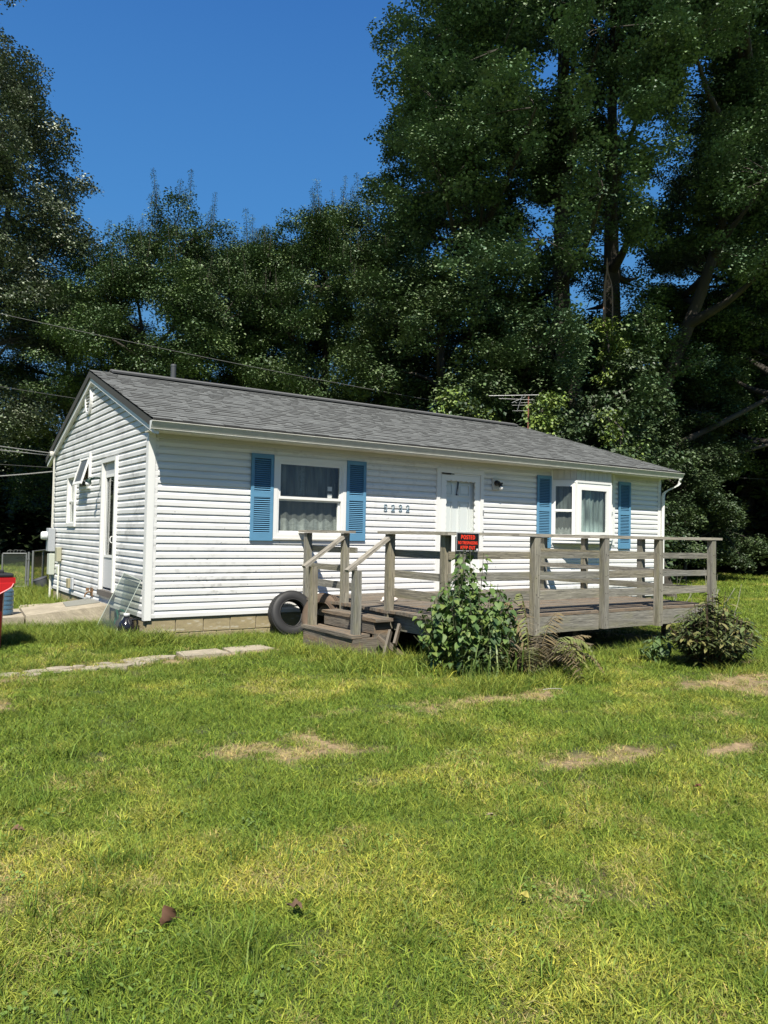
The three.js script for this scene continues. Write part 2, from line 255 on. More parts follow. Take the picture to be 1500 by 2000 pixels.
// roof
{
  const n = V3(0, EO - RZ, RY - YE).normalize(), s0 = [V3(GX, YE, EO), V3(RX1, YE, EO), V3(RIDGE1, RY, RZ), V3(GX, RY, RZ)], s1 = s0.map((p) => p.clone().multiply(V3(1, 1, 1)));
  const zb = 2 * RZ - EO, tri = (a, b, c) => [a, b, c];
  const faces = [...tri(s0[0], s0[1], s0[2]), ...tri(s0[0], s0[2], s0[3]), ...tri(V3(GX, YE, zb), V3(GX, RY, RZ), V3(RIDGE1, RY, RZ)), ...tri(V3(GX, YE, zb), V3(RIDGE1, RY, RZ), V3(RX1, YE, zb)), ...tri(V3(RX1, YE, EO), V3(RX1, YE, zb), V3(RIDGE1, RY, RZ))];
  const pos = []; for (const p of faces) pos.push(p.x, p.y - .012, p.z); for (let i = 0; i < faces.length; i += 3) for (const p of [faces[i], faces[i + 2], faces[i + 1]]) pos.push(p.x, p.y - .05, p.z);
  const g = new THREE.BufferGeometry(); g.setAttribute('position', new THREE.Float32BufferAttribute(pos, 3)); g.setAttribute('uv', new THREE.Float32BufferAttribute(new Float32Array(pos.length / 3 * 2), 2)); g.computeVertexNormals();
  const roof = part(house, 'roof', g, mat(.10, .10, .10, .95), 'grey asphalt shingle roof');
  // shingle tabs on the front slope, laid course by course
  const slope = Math.hypot(EO - RZ, RY - YE), up = V3(0, RY - YE, RZ - EO).normalize(), ex = .143, rows = Math.ceil(slope / ex), r = rng(41), P = [], N = [], C = [], UVs = [];
  const quad = (a, b, c, d, nn, col) => { for (const q of [a, b, c, a, c, d]) { P.push(q.x, q.y, q.z); N.push(nn.x, nn.y, nn.z); C.push(...col); UVs.push(q.x * 2, q.z * 2); } };
  for (let k = 0; k < rows; k++) {
    const sA = k * ex - (k ? 0 : .02), sB = Math.min((k + 1) * ex + .02, slope + .01), xe = (s) => lerp(RX1, RIDGE1, clamp(s / slope, 0, 1)) + .01;
    for (let x = GX - .01 - r() * .2; x < xe(sA);) {
      const w = .08 + r() * .16, x0 = Math.max(x, GX - .01), x1 = Math.min(x + w, xe(sB)), x1b = Math.min(x + w, xe(sA)); x += w; if (x1 <= x0) continue;
      const t0 = (r() < .5 ? .006 : .013) + r() * .002, t1 = .001, tone = (.84 + .32 * r()) * (r() < .08 ? .8 : 1), col = [.132 * tone, .138 * tone, .134 * tone];
      const q = (xx, s, t) => V3(xx, YE, EO).addScaledVector(up, s).addScaledVector(n, t), jit = (r() - .5) * .006;
      quad(q(x0, sA + jit, t0), q(x1b, sA + jit, t0), q(x1, sB, t1), q(x0, sB, t1), n, col);
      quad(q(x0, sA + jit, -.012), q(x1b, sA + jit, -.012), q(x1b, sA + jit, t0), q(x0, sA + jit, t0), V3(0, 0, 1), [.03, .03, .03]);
      quad(q(x0 + .001, sA + jit, -.012), q(x0 + .001, sB, -.012), q(x0 + .001, sB, t1), q(x0 + .001, sA + jit, t0), V3(-1, 0, 0), col);
    }
  }
  const sg = new THREE.BufferGeometry(); sg.setAttribute('position', new THREE.Float32BufferAttribute(P, 3)); sg.setAttribute('normal', new THREE.Float32BufferAttribute(N, 3)); sg.setAttribute('color', new THREE.Float32BufferAttribute(C, 3)); sg.setAttribute('uv', new THREE.Float32BufferAttribute(UVs, 2));
  const gt = colorTex(256, 256, (u, v) => { const k = .62 + .7 * vnoise(u * 120, v * 120, 120, 120) * (.6 + .6 * fbm(u * 12, v * 12, 3, 12, 12)); return [k, k, k]; });
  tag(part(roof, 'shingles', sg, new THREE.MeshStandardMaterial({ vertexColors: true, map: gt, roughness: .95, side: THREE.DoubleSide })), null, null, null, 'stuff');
  part(roof, 'ridge_vent', join([box(9.42, .028, .17, 4.96, RY + .018, RZ + .085, { rx: Math.atan(SL) }), box(9.42, .028, .17, 4.96, RY + .018, RZ - .085, { rx: -Math.atan(SL) })]), mat(.10, .10, .10, .95));
  part(roof, 'ridge_vent', join([lim(.26, 9.66, RY - .03, RY + .0, RZ + .10, RZ + .155), lim(.26, 9.66, RY - .03, RY, RZ - .155, RZ - .1)]), mBlack);
  part(roof, 'vent_pipe', lathe([[.05, -.35], [.05, .40], [.053, .40], [.053, .44], [.04, .44], [.04, .2]], 14).translate(1.52, 4.15, -3.62), mat(.05, .055, .06, .6));
  // gable rakes: dark board under the shingle edge, white trim below it
  const rake = (dz, h0, h1, x0, x1, m, name) => { for (const s of [1, -1]) { const z0 = RZ + s * (EO - RZ - dz), sh = P2([[z0, YE - h0 + dz * SL], [RZ, RY - h0], [RZ, RY - h1], [z0, YE - h1 + dz * SL]]); part(house, name, ext(sh, x1 - x0).rotateY(-Math.PI / 2).translate(x1, 0, 0), m); } };
  rake(0, .012, .125, GX - .004, GX + .02, mRake, 'rake_board');
  rake(.03, .10, .205, GX + .021, .002, mTrim, 'rake_trim');
  // soffit, fascia, frieze
  const w = .303; for (let i = 0; i < 37; i++) part(house, 'soffit_panel', lim(GX + .03 + i * w, GX + .03 + i * w + w - .006, YS, YS + .012, -.02, EO - .06), mSoffit);
  part(house, 'fascia', lim(GX + .022, RX1, YS - .012, YE - .03, EO - .06, EO - .04), mTrim);
  part(house, 'frieze', lim(.09, BAY.x0 - .03, YS - .055, YS - .001, .0, .022), mWhiteOld); part(house, 'frieze', lim(BAY.x1 + .03, L - .09, YS - .055, YS - .001, 0, .022), mWhiteOld);
  // eave return at the gable corner
  part(house, 'eave_return', ext(P2([[.0, YS - .012], [EO - .045, YS - .012], [EO - .045, YE - .03], [0, YE + .1]]), .02).rotateY(-Math.PI / 2).translate(.018, 0, 0), mTrim);
  // K-style gutter and downspout
  const gp = [[.0, .0], [.046, 0], [.052, .010], [.050, .014], [.078, .070], [.092, .098], [.102, .102], [.102, .112], [.090, .112], [.072, .072], [.044, .008], [.006, .006], [.006, .11], [0, .11]];
  const gut = part(house, 'gutter', ext(P2(gp.map(([z, y]) => [z + EO - .04, y + YS - .005])), RX1 + .07 - GX + .03).rotateY(-Math.PI / 2).translate(RX1 + .07, 0, 0), mGutter, 'grey-white gutter along the front eave'); 
  { const uv = gut.geometry.attributes.uv, p = gut.geometry.attributes.position; for (let i = 0; i < p.count; i++) uv.setXY(i, p.getX(i) / 3, (p.getY(i) + p.getZ(i)) / .3); }
  for (const x of [GX - .028, RX1 + .072]) part(gut, 'gutter_cap', ext(P2([[.0, 0], [.046, 0], [.050, .014], [.078, .070], [.100, .102], [.100, .112], [0, .112]].map(([z, y]) => [z + EO - .04, y + YS - .005])), .004).rotateY(-Math.PI / 2).translate(x, 0, 0), mTrim);
  part(house, 'downspout', tube([V3(11.16, 2.82, .42), V3(11.16, 2.75, .42), V3(11.15, 2.68, .38), V3(11.12, 2.56, .12), V3(11.11, 2.50, .06), V3(11.11, 2.2, .045), V3(11.11, .35, .045)], .036, .036, 8, 30), mWhite);
}

// front window with lace curtains
function sash(x0, x1, y0, y1, w, z0, z1) { return ext(ring(rect(x0, x1, y0, y1), rect(x0 + w, x1 - w, y0 + w, y1 - w)), z1 - z0).translate(0, 0, z0); }
function curtain(x0, x1, y0, y1, z, amp, folds, seed) { const g = new THREE.PlaneGeometry(x1 - x0, y1 - y0, 90, 6), p = g.attributes.position; for (let i = 0; i < p.count; i++) { const u = p.getX(i) / (x1 - x0) + .5; p.setZ(i, amp * (Math.sin(u * folds * 6.283) * .6 + (fbm(u * folds * 1.7 + seed, p.getY(i) * .7, 2) - .5) * 1.6)); } g.computeVertexNormals(); g.translate((x0 + x1) / 2, (y0 + y1) / 2, z); return g; }
const laceTex = (seed) => colorTex(512, 512, (u, v) => { const st = fbm(u * 26 + seed, v * 1.2, 3), fl = Math.abs(Math.sin(u * 3.14 * 6 + seed)), sc = v < .30 + .10 * fl && v > .05 ? .55 + .45 * fbm(u * 30, v * 30 + seed, 3) : .35; const k = (.35 + .5 * st) * sc * (hash2(Math.floor(u * 256), Math.floor(v * 256)) * .3 + .8); return [k * .62, k * .62, k * .58]; });
const mLace = new THREE.MeshStandardMaterial({ map: laceTex(2), roughness: .95, side: THREE.DoubleSide });
const mLaceDark = new THREE.MeshStandardMaterial({ color: rgb(.55, .6, .58), map: colorTex(512, 256, (u, v) => { const k = .05 + .32 * Math.pow(fbm(u * 22, v * 1.3, 4), 1.4) + (Math.abs(u - .43) < .045 ? .18 * fbm(u * 60, v * 40, 3) : 0); return [k, k, k]; }), roughness: .95, side: THREE.DoubleSide });
{
  const w = node(house, 'window', 'large double-hung front window with lace curtain'), { x0, x1, y0, y1 } = WIN;
  part(w, 'window_casing', join([sash(x0, x1, y0, y1, .062, -.02, .022), sash(x0 + .058, x1 - .058, y0 + .058, y1 - .058, .03, -.04, .012)]), mTrim);
  part(w, 'sill', lim(x0 - .01, x1 + .01, y0 - .02, y0 + .002, -.02, .035), mWhiteOld);
  const a0 = x0 + .085, a1 = x1 - .085, m = 2.03;
  part(w, 'upper_sash', join([sash(a0, a1, m - .012, y1 - .085, .032, -.03, .0), lim(a0, a1, m - .018, m + .022, .0, .008)]), mWhite);
  part(w, 'lower_sash', sash(a0 + .004, a1 - .004, y0 + .085, m - .014, .03, -.068, -.034), mWhite);
  part(w, 'pane', lim(a0 + .03, a1 - .03, m + .015, y1 - .115, -.02, -.018), mGlass); part(w, 'pane', lim(a0 + .03, a1 - .03, y0 + .11, m - .04, -.055, -.053), mGlass);
  part(w, 'curtain', curtain(a0, a1, m - .1, y1 - .06, -.16, .02, 9, 1), mLaceDark); part(w, 'curtain', curtain(a0, a1, y0 + .08, m + .05, -.13, .015, 7, 4), mLace);
  for (const [x, y] of [[2.83, 2.20], [2.83, 2.09]]) part(w, 'sticker', lim(x - .04, x + .04, y - .034, y + .034, -.0165, -.0155), mat(.5, .52, .5, .6));
}
// shutters
function shutter(x0, x1, y0, y1) {
  const s = node(house, 'shutter'), mid = y1 - (y1 - y0) * .47, st = .045, P = [[y0 + .10, mid - .035], [mid + .035, y1 - .06]];
  const sh = P2(rect(x0, x1, y0, y1)); for (const [a, b] of P) sh.holes.push(new THREE.Path(rect(x0 + st, x1 - st, a, b).map(([x, y]) => new THREE.Vector2(x, y))));
  part(s, 'shutter_frame', ext(sh, .022, .003).translate(0, 0, .006), mBlue);
  part(s, 'backing', lim(x0 + .01, x1 - .01, y0 + .02, y1 - .02, .004, .0055), mat(.02, .07, .12, .7));
  for (const [a, b] of P) { const gs = []; for (let y = a + .008; y < b - .006; y += .0305) gs.push(box(x1 - x0 - 2 * st, .005, .026, (x0 + x1) / 2, y + .008, .018, { rx: .75 })); tag(part(s, 'louvers', join(gs), mBlue), null, null, null, 'stuff'); }
}
shutter(1.49, 1.845, 1.385, 2.655); shutter(3.118, 3.474, 1.40, 2.66); shutter(7.325, 7.695, 1.315, 2.685); shutter(9.68, 10.052, 1.315, 2.69);
// front door: storm door with scalloped opening before a panelled door
{
  const d = node(house, 'door', 'white storm door with scalloped glass opening'), { x0, x1, y0, y1 } = DOOR;
  part(d, 'door_casing', ext(P2([[x0, y0], [x0 + .07, y0], [x0 + .07, y1 - .07], [x1 - .07, y1 - .07], [x1 - .07, y0], [x1, y0], [x1, y1], [x0, y1]]), .045).translate(0, 0, -.02), mTrim);
  part(d, 'door_casing', ext(P2([[x0 + .072, y0], [x0 + .10, y0], [x0 + .10, y1 - .10], [x1 - .10, y1 - .10], [x1 - .10, y0], [x1 - .072, y0], [x1 - .072, y1 - .072], [x0 + .072, y1 - .072]]), .03).translate(0, 0, -.025), mWhite);
  const gx0 = 5.125, gx1 = 5.80, gy0 = 1.50, gy1 = 2.475, sc = [], N = 9, M = 6, am = .017;
  const w = (t) => am * Math.abs(Math.sin(t * Math.PI));
  for (let i = 0; i <= M * 8; i++) sc.push([lerp(gx0, gx1, i / M / 8), gy0 + w(i / 8)]);
  for (let i = 0; i <= N * 8; i++) sc.push([gx1 - w(i / 8), lerp(gy0 + .001, gy1, i / N / 8)]);
  for (let i = 0; i <= M * 8; i++) sc.push([lerp(gx1, gx0, i / M / 8), gy1 - w(i / 8)]);
  for (let i = 0; i <= N * 8; i++) sc.push([gx0 + w(i / 8), lerp(gy1, gy0 + .001, i / N / 8)]);
  part(d, 'storm_door', ext(ring(rect(x0 + .103, x1 - .103, y0 + .02, y1 - .103), sc), .028).translate(0, 0, -.018), mWhite);
  part(d, 'pane', lim(gx0 - .02, gx1 + .02, gy0 - .02, gy1 + .02, -.024, -.022), new THREE.MeshPhysicalMaterial({ color: rgb(.97, .98, .975), roughness: .02, transmission: 1, thickness: 0, ior: 1.4, specularIntensity: .6, side: THREE.DoubleSide }));
  const leaf = part(d, 'door_leaf', lim(x0 + .06, x1 - .06, y0, y1 - .06, -.11, -.085), mat(.70, .71, .70, .5));
  for (const [a, b] of [[5.13, 5.33], [5.47, 5.72]]) for (const [c, e] of [[2.21, 2.42], [1.45, 2.12], [.75, 1.35]]) { part(leaf, 'door_panel', sash(a, b, c, e, .018, -.086, -.062), mat(.70, .71, .70, .5)); part(leaf, 'door_panel', lim(a + .04, b - .04, c + .04, e - .04, -.086, -.068), mat(.70, .71, .70, .5)); }
  part(d, 'door_closer', join([tube([V3(5.03, 2.585, .02), V3(5.22, 2.58, .02)], .014, .014, 8), tube([V3(5.22, 2.58, .02), V3(5.3, 2.578, .012)], .006, .006, 6)]), mDark);
  part(d, 'wreath_hanger', join([lim(5.445, 5.475, 2.40, 2.475, -.076, -.066), bar(V3(5.452, 2.42, -.07), V3(5.425, 2.25, -.07), .008, .008), bar(V3(5.468, 2.42, -.07), V3(5.43, 2.25, -.07), .008, .008), new THREE.SphereGeometry(.018, 10, 8).translate(5.428, 2.235, -.066)]), mDark);
  for (const y of [1.93, 1.56]) part(d, 'hinge', lim(x1 - .02, x1 + .006, y - .045, y + .045, .022, .032), mGrey);
  part(d, 'handle', join([tube([V3(5.16, 1.32, .012), V3(5.16, 1.33, .05), V3(5.16, 1.46, .05), V3(5.16, 1.47, .012)], .008, .008, 6)]), mDark);
}
// house numbers
{
  const font = await new FontLoader().loadAsync('fonts/droid/droid_serif_regular.typeface.json');
  [...'5232'].forEach((ch, i) => { const g = new TextGeometry(ch, { font, size: .112, depth: .010, curveSegments: 6, bevelEnabled: true, bevelSize: .0015, bevelThickness: .002, bevelSegments: 1 }); g.translate(3.828 + i * .149, 1.892 + [0, -.002, .004, .001][i], .004); part(house, 'house_number', clean(g), mat(.20, .27, .32, .45)); });
}
// lamp by the front door
{
  const l = node(house, 'wall_lamp', 'black socket lamp with white bulb on a white plate');
  part(l, 'mounting_plate', new RoundedBoxGeometry(.17, .215, .03, 2, .012).translate(6.27, 2.455, .012), mWhiteOld);
  part(l, 'lamp_socket', join([lathe([[.0, 0], [.05, 0], [.052, .02], [.035, .045], [.03, .075], [0, .075]], 18).rotateX(Math.PI / 2).translate(6.27, 2.475, .028), lathe([[0, 0], [.024, 0], [.030, .02], [.030, .05], [.036, .055], [.036, .085], [0, .085]], 16).rotateX(2.5).translate(6.285, 2.475, .085), lathe([[0, 0], [.015, 0], [.018, .06], [.01, .065], [0, .065]], 12).rotateZ(-Math.PI / 2).translate(6.31, 2.472, .08)]), mBlack);
  part(l, 'bulb', new THREE.SphereGeometry(.034, 18, 14).scale(1, 1.05, 1).translate(6.29, 2.385, .135), mat(.82, .80, .74, .18));
}
// bow window bay
{
  const b = node(house, 'bay_window', 'white bay window of three panes under the eave'), PT = [[7.72, .0], [8.08, .30], [9.08, .30], [9.50, 0]];
  const prism = (k, y0, y1) => { const s = P2([[7.72 - k, 0], [8.08 - k * .4, .30 + k], [9.08 + k * .4, .30 + k], [9.50 + k, 0]]); return ext(s, y1 - y0).rotateX(Math.PI / 2).translate(0, y1, 0); };
  part(b, 'sill', join([prism(.012, 1.415, 1.475), prism(.03, 1.475, 1.50)]), mTrim); part(b, 'head', prism(.012, 2.575, 2.615), mTrim);
  const frz = part(b, 'frieze_board', prism(-.012, 2.616, YS - .002), mWhiteOld);
  const facet = (i, fn) => { const [x0, z0] = PT[i], [x1, z1] = PT[i + 1], len = Math.hypot(x1 - x0, z1 - z0), ang = Math.atan2(-(z1 - z0), x1 - x0); fn(len, (g) => g.rotateY(ang).translate(x0, 0, z0)); };
  facet(1, (len, T) => { part(b, 'centre_frame', T(join([sash(.0, len, 1.50, 2.575, .075, -.03, .0), sash(.07, len - .07, 1.57, 2.505, .065, -.025, .012)])), mWhite); part(b, 'pane', T(lim(.12, len - .12, 1.62, 2.46, -.012, -.010)), mGlass); part(b, 'curtain', T(curtain(.05, len - .05, 1.5, 2.55, -.10, .022, 7, 8)), new THREE.MeshStandardMaterial({ map: colorTex(256, 512, (u, v) => { const k = .06 + .5 * Math.pow(fbm(u * 15, v * 2.2, 4), 1.6) + .42 * clamp(1 - v * 2.6, 0, 1) * clamp((fbm(u * 5, v * 5, 3) - .36) * 4, 0, 1) * (Math.abs(u - .45) < .35 ? 1 : .4); return [k * .86, k, k * .95]; }), roughness: .95, side: THREE.DoubleSide })); });
  for (const i of [0, 2]) facet(i, (len, T) => {
    part(b, 'side_frame', T(join([sash(0, len, 1.50, 2.575, .065, -.03, 0), sash(.05, len - .05, 1.55, 2.53, .03, -.022, .008), lim(.05, len - .05, 2.015, 2.06, -.03, .012)])), mWhite);
    part(b, 'pane', T(lim(.07, len - .07, 1.57, 2.02, -.016, -.014)), mGlass); part(b, 'pane', T(lim(.07, len - .07, 2.05, 2.51, -.008, -.006)), mGlass);
    part(b, 'curtain', T(curtain(.03, len - .03, 1.5, 2.03, -.07, .01, 4, i + 3)), mLace); part(b, 'curtain', T(curtain(.03, len - .03, 2.0, 2.55, -.09, .01, 4, i + 5)), mLaceDark);
  });
  for (let i = 0; i < 3; i++) facet(i, (len, T) => { const n = Math.round(len / .125); for (let k = 0; k < n; k++) part(frz, 'frieze_slat', T(lim(k * len / n + .004, (k + 1) * len / n - .004, 2.62, YS - .004, -.012, .004)), mWhiteOld); });
  part(b, 'bay_floor', prism(-.01, 1.395, 1.414), mWhiteOld); for (const x of [8.08, 9.08]) part(b, 'mullion', bar(V3(x, 1.5, .297), V3(x, 2.575, .297), .035, .035), mWhite);
  for (const [a, c] of [[7.698, 7.735], [9.49, 9.56]]) part(b, 'casing', lim(a, c, 1.38, YS - .004, -.013, .018), mTrim);
}
// gable openings: each built facing +z in (x = z of the world) and turned
const toGable = (g) => g.rotateY(-Math.PI / 2);
{
  const d = node(house, 'door', 'grey and white side door with a tall dark pane'), x0 = -2.32, x1 = -1.50;
  part(d, 'door_casing', toGable(ext(P2([[x0, .55], [x0 + .05, .55], [x0 + .05, 2.555], [x1 - .05, 2.555], [x1 - .05, .55], [x1, .55], [x1, 2.615], [x0, 2.615]]), .06).translate(0, 0, -.02)), mTrim);
  part(d, 'door_leaf', toGable(ext(ring(rect(x0 + .055, x1 - .055, .60, 2.545), rect(x0 + .15, x1 - .15, 1.10, 2.33)), .025).translate(0, 0, -.04)), mat(.46, .47, .48, .5));
  part(d, 'pane_frame', toGable(sash(x0 + .12, x1 - .12, 1.07, 2.36, .04, -.014, .0)), mWhite);
  part(d, 'pane', toGable(lim(x0 + .13, x1 - .13, 1.09, 2.34, -.032, -.030)), mGlass);
  part(d, 'inner_door', toGable(lim(x0 + .05, x1 - .05, .58, 2.55, -.12, -.09)), mat(.035, .032, .03, .6));
  part(d, 'threshold', toGable(lim(x0 - .02, x1 + .02, .47, .555, -.02, .05)), mat(.10, .09, .08, .9));
  part(d, 'handle', toGable(join([new RoundedBoxGeometry(.05, .17, .015, 1, .006).translate(x1 - .11, 1.36, -.006), tube([V3(x1 - .11, 1.30, 0), V3(x1 - .11, 1.31, .05), V3(x1 - .11, 1.39, .05), V3(x1 - .11, 1.40, 0)], .009, .009, 6)])), mWhite);
  const w = node(house, 'window', 'narrow double-hung window on the gable wall');
  part(w, 'window_casing', toGable(sash(-4.845, -4.195, 1.545, 2.50, .06, -.02, .03)), mTrim);
  part(w, 'upper_sash', toGable(sash(-4.785, -4.255, 2.0, 2.44, .03, -.05, -.02)), mWhite); part(w, 'lower_sash', toGable(sash(-4.785, -4.255, 1.605, 2.02, .03, -.03, 0)), mWhite);
  part(w, 'pane', toGable(lim(-4.76, -4.28, 2.02, 2.42, -.04, -.038)), mGlass); part(w, 'pane', toGable(lim(-4.76, -4.28, 1.63, 2.0, -.02, -.018)), mGlass);
  part(w, 'curtain', toGable(curtain(-4.8, -4.24, 1.58, 2.03, -.09, .01, 5, 2)), mLace); part(w, 'curtain', toGable(curtain(-4.8, -4.24, 2.0, 2.47, -.1, .01, 5, 6)), mLaceDark);
  const a = node(house, 'window', 'small awning window propped open on the gable wall');
  part(a, 'window_casing', toGable(sash(-3.85, -3.15, 2.19, 2.79, .05, -.02, .035)), mTrim);
  part(a, 'inner_sash', toGable(sash(-3.80, -3.20, 2.24, 2.74, .03, -.09, -.06)), mat(.45, .38, .22, .7)); part(a, 'pane', toGable(lim(-3.78, -3.22, 2.26, 2.72, -.08, -.078)), mGlass);
  const op = (g) => toGable(g.translate(0, -2.735, 0).rotateX(-.28).translate(0, 2.735, .012));
  part(a, 'open_sash', op(sash(-3.80, -3.20, 2.25, 2.735, .045, -.012, .014)), mWhite); part(a, 'pane', op(lim(-3.77, -3.23, 2.28, 2.70, 0, .002)), new THREE.MeshPhysicalMaterial({ color: rgb(.10, .105, .10), roughness: .4, transmission: .3, thickness: 0, side: THREE.DoubleSide }));
  for (const x of [-3.79, -3.21]) part(a, 'stay', toGable(bar(V3(x, 2.30, .0), V3(x, 2.32, .13), .012, .012)), mSteel);
  const v = node(house, 'gable_vent'), ell = (k, n = 28) => Array.from({ length: n }, (_, i) => { const t = i / n * 6.2832; return [-3.40 + (.20 * k) * Math.cos(t) * (1 - .15 * Math.max(0, Math.sin(t))), 3.745 + (.275 - .2 * (1 - k)) * Math.sin(t)]; });
  part(v, 'vent_frame', toGable(ext(ring(ell(1), ell(.78)), .05).translate(0, 0, -.01)), mTrim); part(v, 'vent_backing', toGable(ext(P2(ell(.82)), .004).translate(0, 0, -.008)), mDark);
  for (let i = 0; i < 7; i++) { const y = 3.58 + i * .055, hw = .155 * Math.sqrt(Math.max(.05, 1 - Math.pow((y - 3.745) / .235, 2))); part(v, 'louver', toGable(box(2 * hw, .006, .05, -3.40, y, .012, { rx: .8 })), mTrim); }
  const l = node(house, 'wall_lamp', 'green-shaded lamp with clear bulb beside the side door');
  part(l, 'mounting_plate', toGable(new RoundedBoxGeometry(.12, .2, .03, 1, .01).translate(-2.42, 2.31, .012)), mWhiteOld);
  part(l, 'lamp_shade', toGable(join([tube([V3(-2.42, 2.32, .02), V3(-2.44, 2.33, .1), V3(-2.5, 2.31, .14)], .016, .016, 8), lathe([[.025, 0], [.03, -.05], [.06, -.09], [.058, -.09], [.027, -.05]], 16).rotateX(-.5).translate(-2.5, 2.335, .15)])), mat(.012, .035, .025, .4));
  part(l, 'bulb', toGable(new THREE.SphereGeometry(.045, 16, 12).translate(-2.51, 2.235, .19)), mat(.75, .75, .72, .15));
  // utilities by the back corner
  part(house, 'service_mast', join([tube([V3(-.045, 1.52, -5.98), V3(-.045, 2.9, -5.98), V3(-.045, 2.98, -5.98), V3(-.10, 3.0, -5.98), V3(-.12, 2.95, -5.98)], .019, .019, 10), lathe([[.0, .0], [.05, 0], [.045, .09], [.0, .1]], 12).translate(-.09, 2.94, -5.98)]), mWhiteOld);
  const e = node(house, 'electric_meter', 'grey electric meter box with glass meter'); part(e, 'meter_box', new RoundedBoxGeometry(.13, .46, .24, 1, .012).translate(-.068, 1.28, -5.96), mat(.34, .36, .38, .45)); part(e, 'meter_dial', lathe([[0, 0], [.075, 0], [.085, .02], [.08, .1], [.06, .12], [0, .125]], 18).rotateZ(Math.PI / 2).translate(-.13, 1.36, -5.96), mat(.7, .72, .72, .2));
  part(house, 'utility_box', new RoundedBoxGeometry(.11, .42, .20, 1, .015).translate(-.058, .80, -5.93), mat(.42, .45, .385, .6)); part(house, 'conduit', tube([V3(-.05, 1.06, -5.98), V3(-.05, .0, -5.98)], .022, .022, 8), mat(.6, .6, .52, .6));
  part(house, 'utility_box', new RoundedBoxGeometry(.09, .27, .16, 1, .012).translate(-.047, 1.01, -5.32), mat(.33, .325, .23, .7)); part(house, 'conduit', tube([V3(-.04, .9, -5.30), V3(-.04, .72, -5.28), V3(-.05, .5, -5.26), V3(-.05, .02, -5.26)], .016, .016, 8), mat(.66, .66, .56, .6));
  part(house, 'utility_box', new RoundedBoxGeometry(.05, .14, .12, 1, .01).translate(-.028, .70, -5.45), mat(.42, .45, .36, .7));
  part(house, 'outlet_box', new RoundedBoxGeometry(.07, .17, .17, 1, .01).translate(-.036, .52, -4.38), mat(.30, .27, .17, .7)); part(house, 'outlet_box', new RoundedBoxGeometry(.03, .2, .15, 1, .01).translate(-.018, .52, -4.22), mat(.45, .47, .5, .5));
  part(house, 'hose_spigot', join([tube([V3(0, .47, -2.86), V3(-.06, .47, -2.86), V3(-.1, .44, -2.86), V3(-.11, .39, -2.86)], .014, .012, 8), box(.05, .05, .008, -.07, .515, -2.86), box(.015, .14, .14, -.004, .47, -2.86)]), mat(.17, .10, .05, .7, { metalness: .2 }));
}

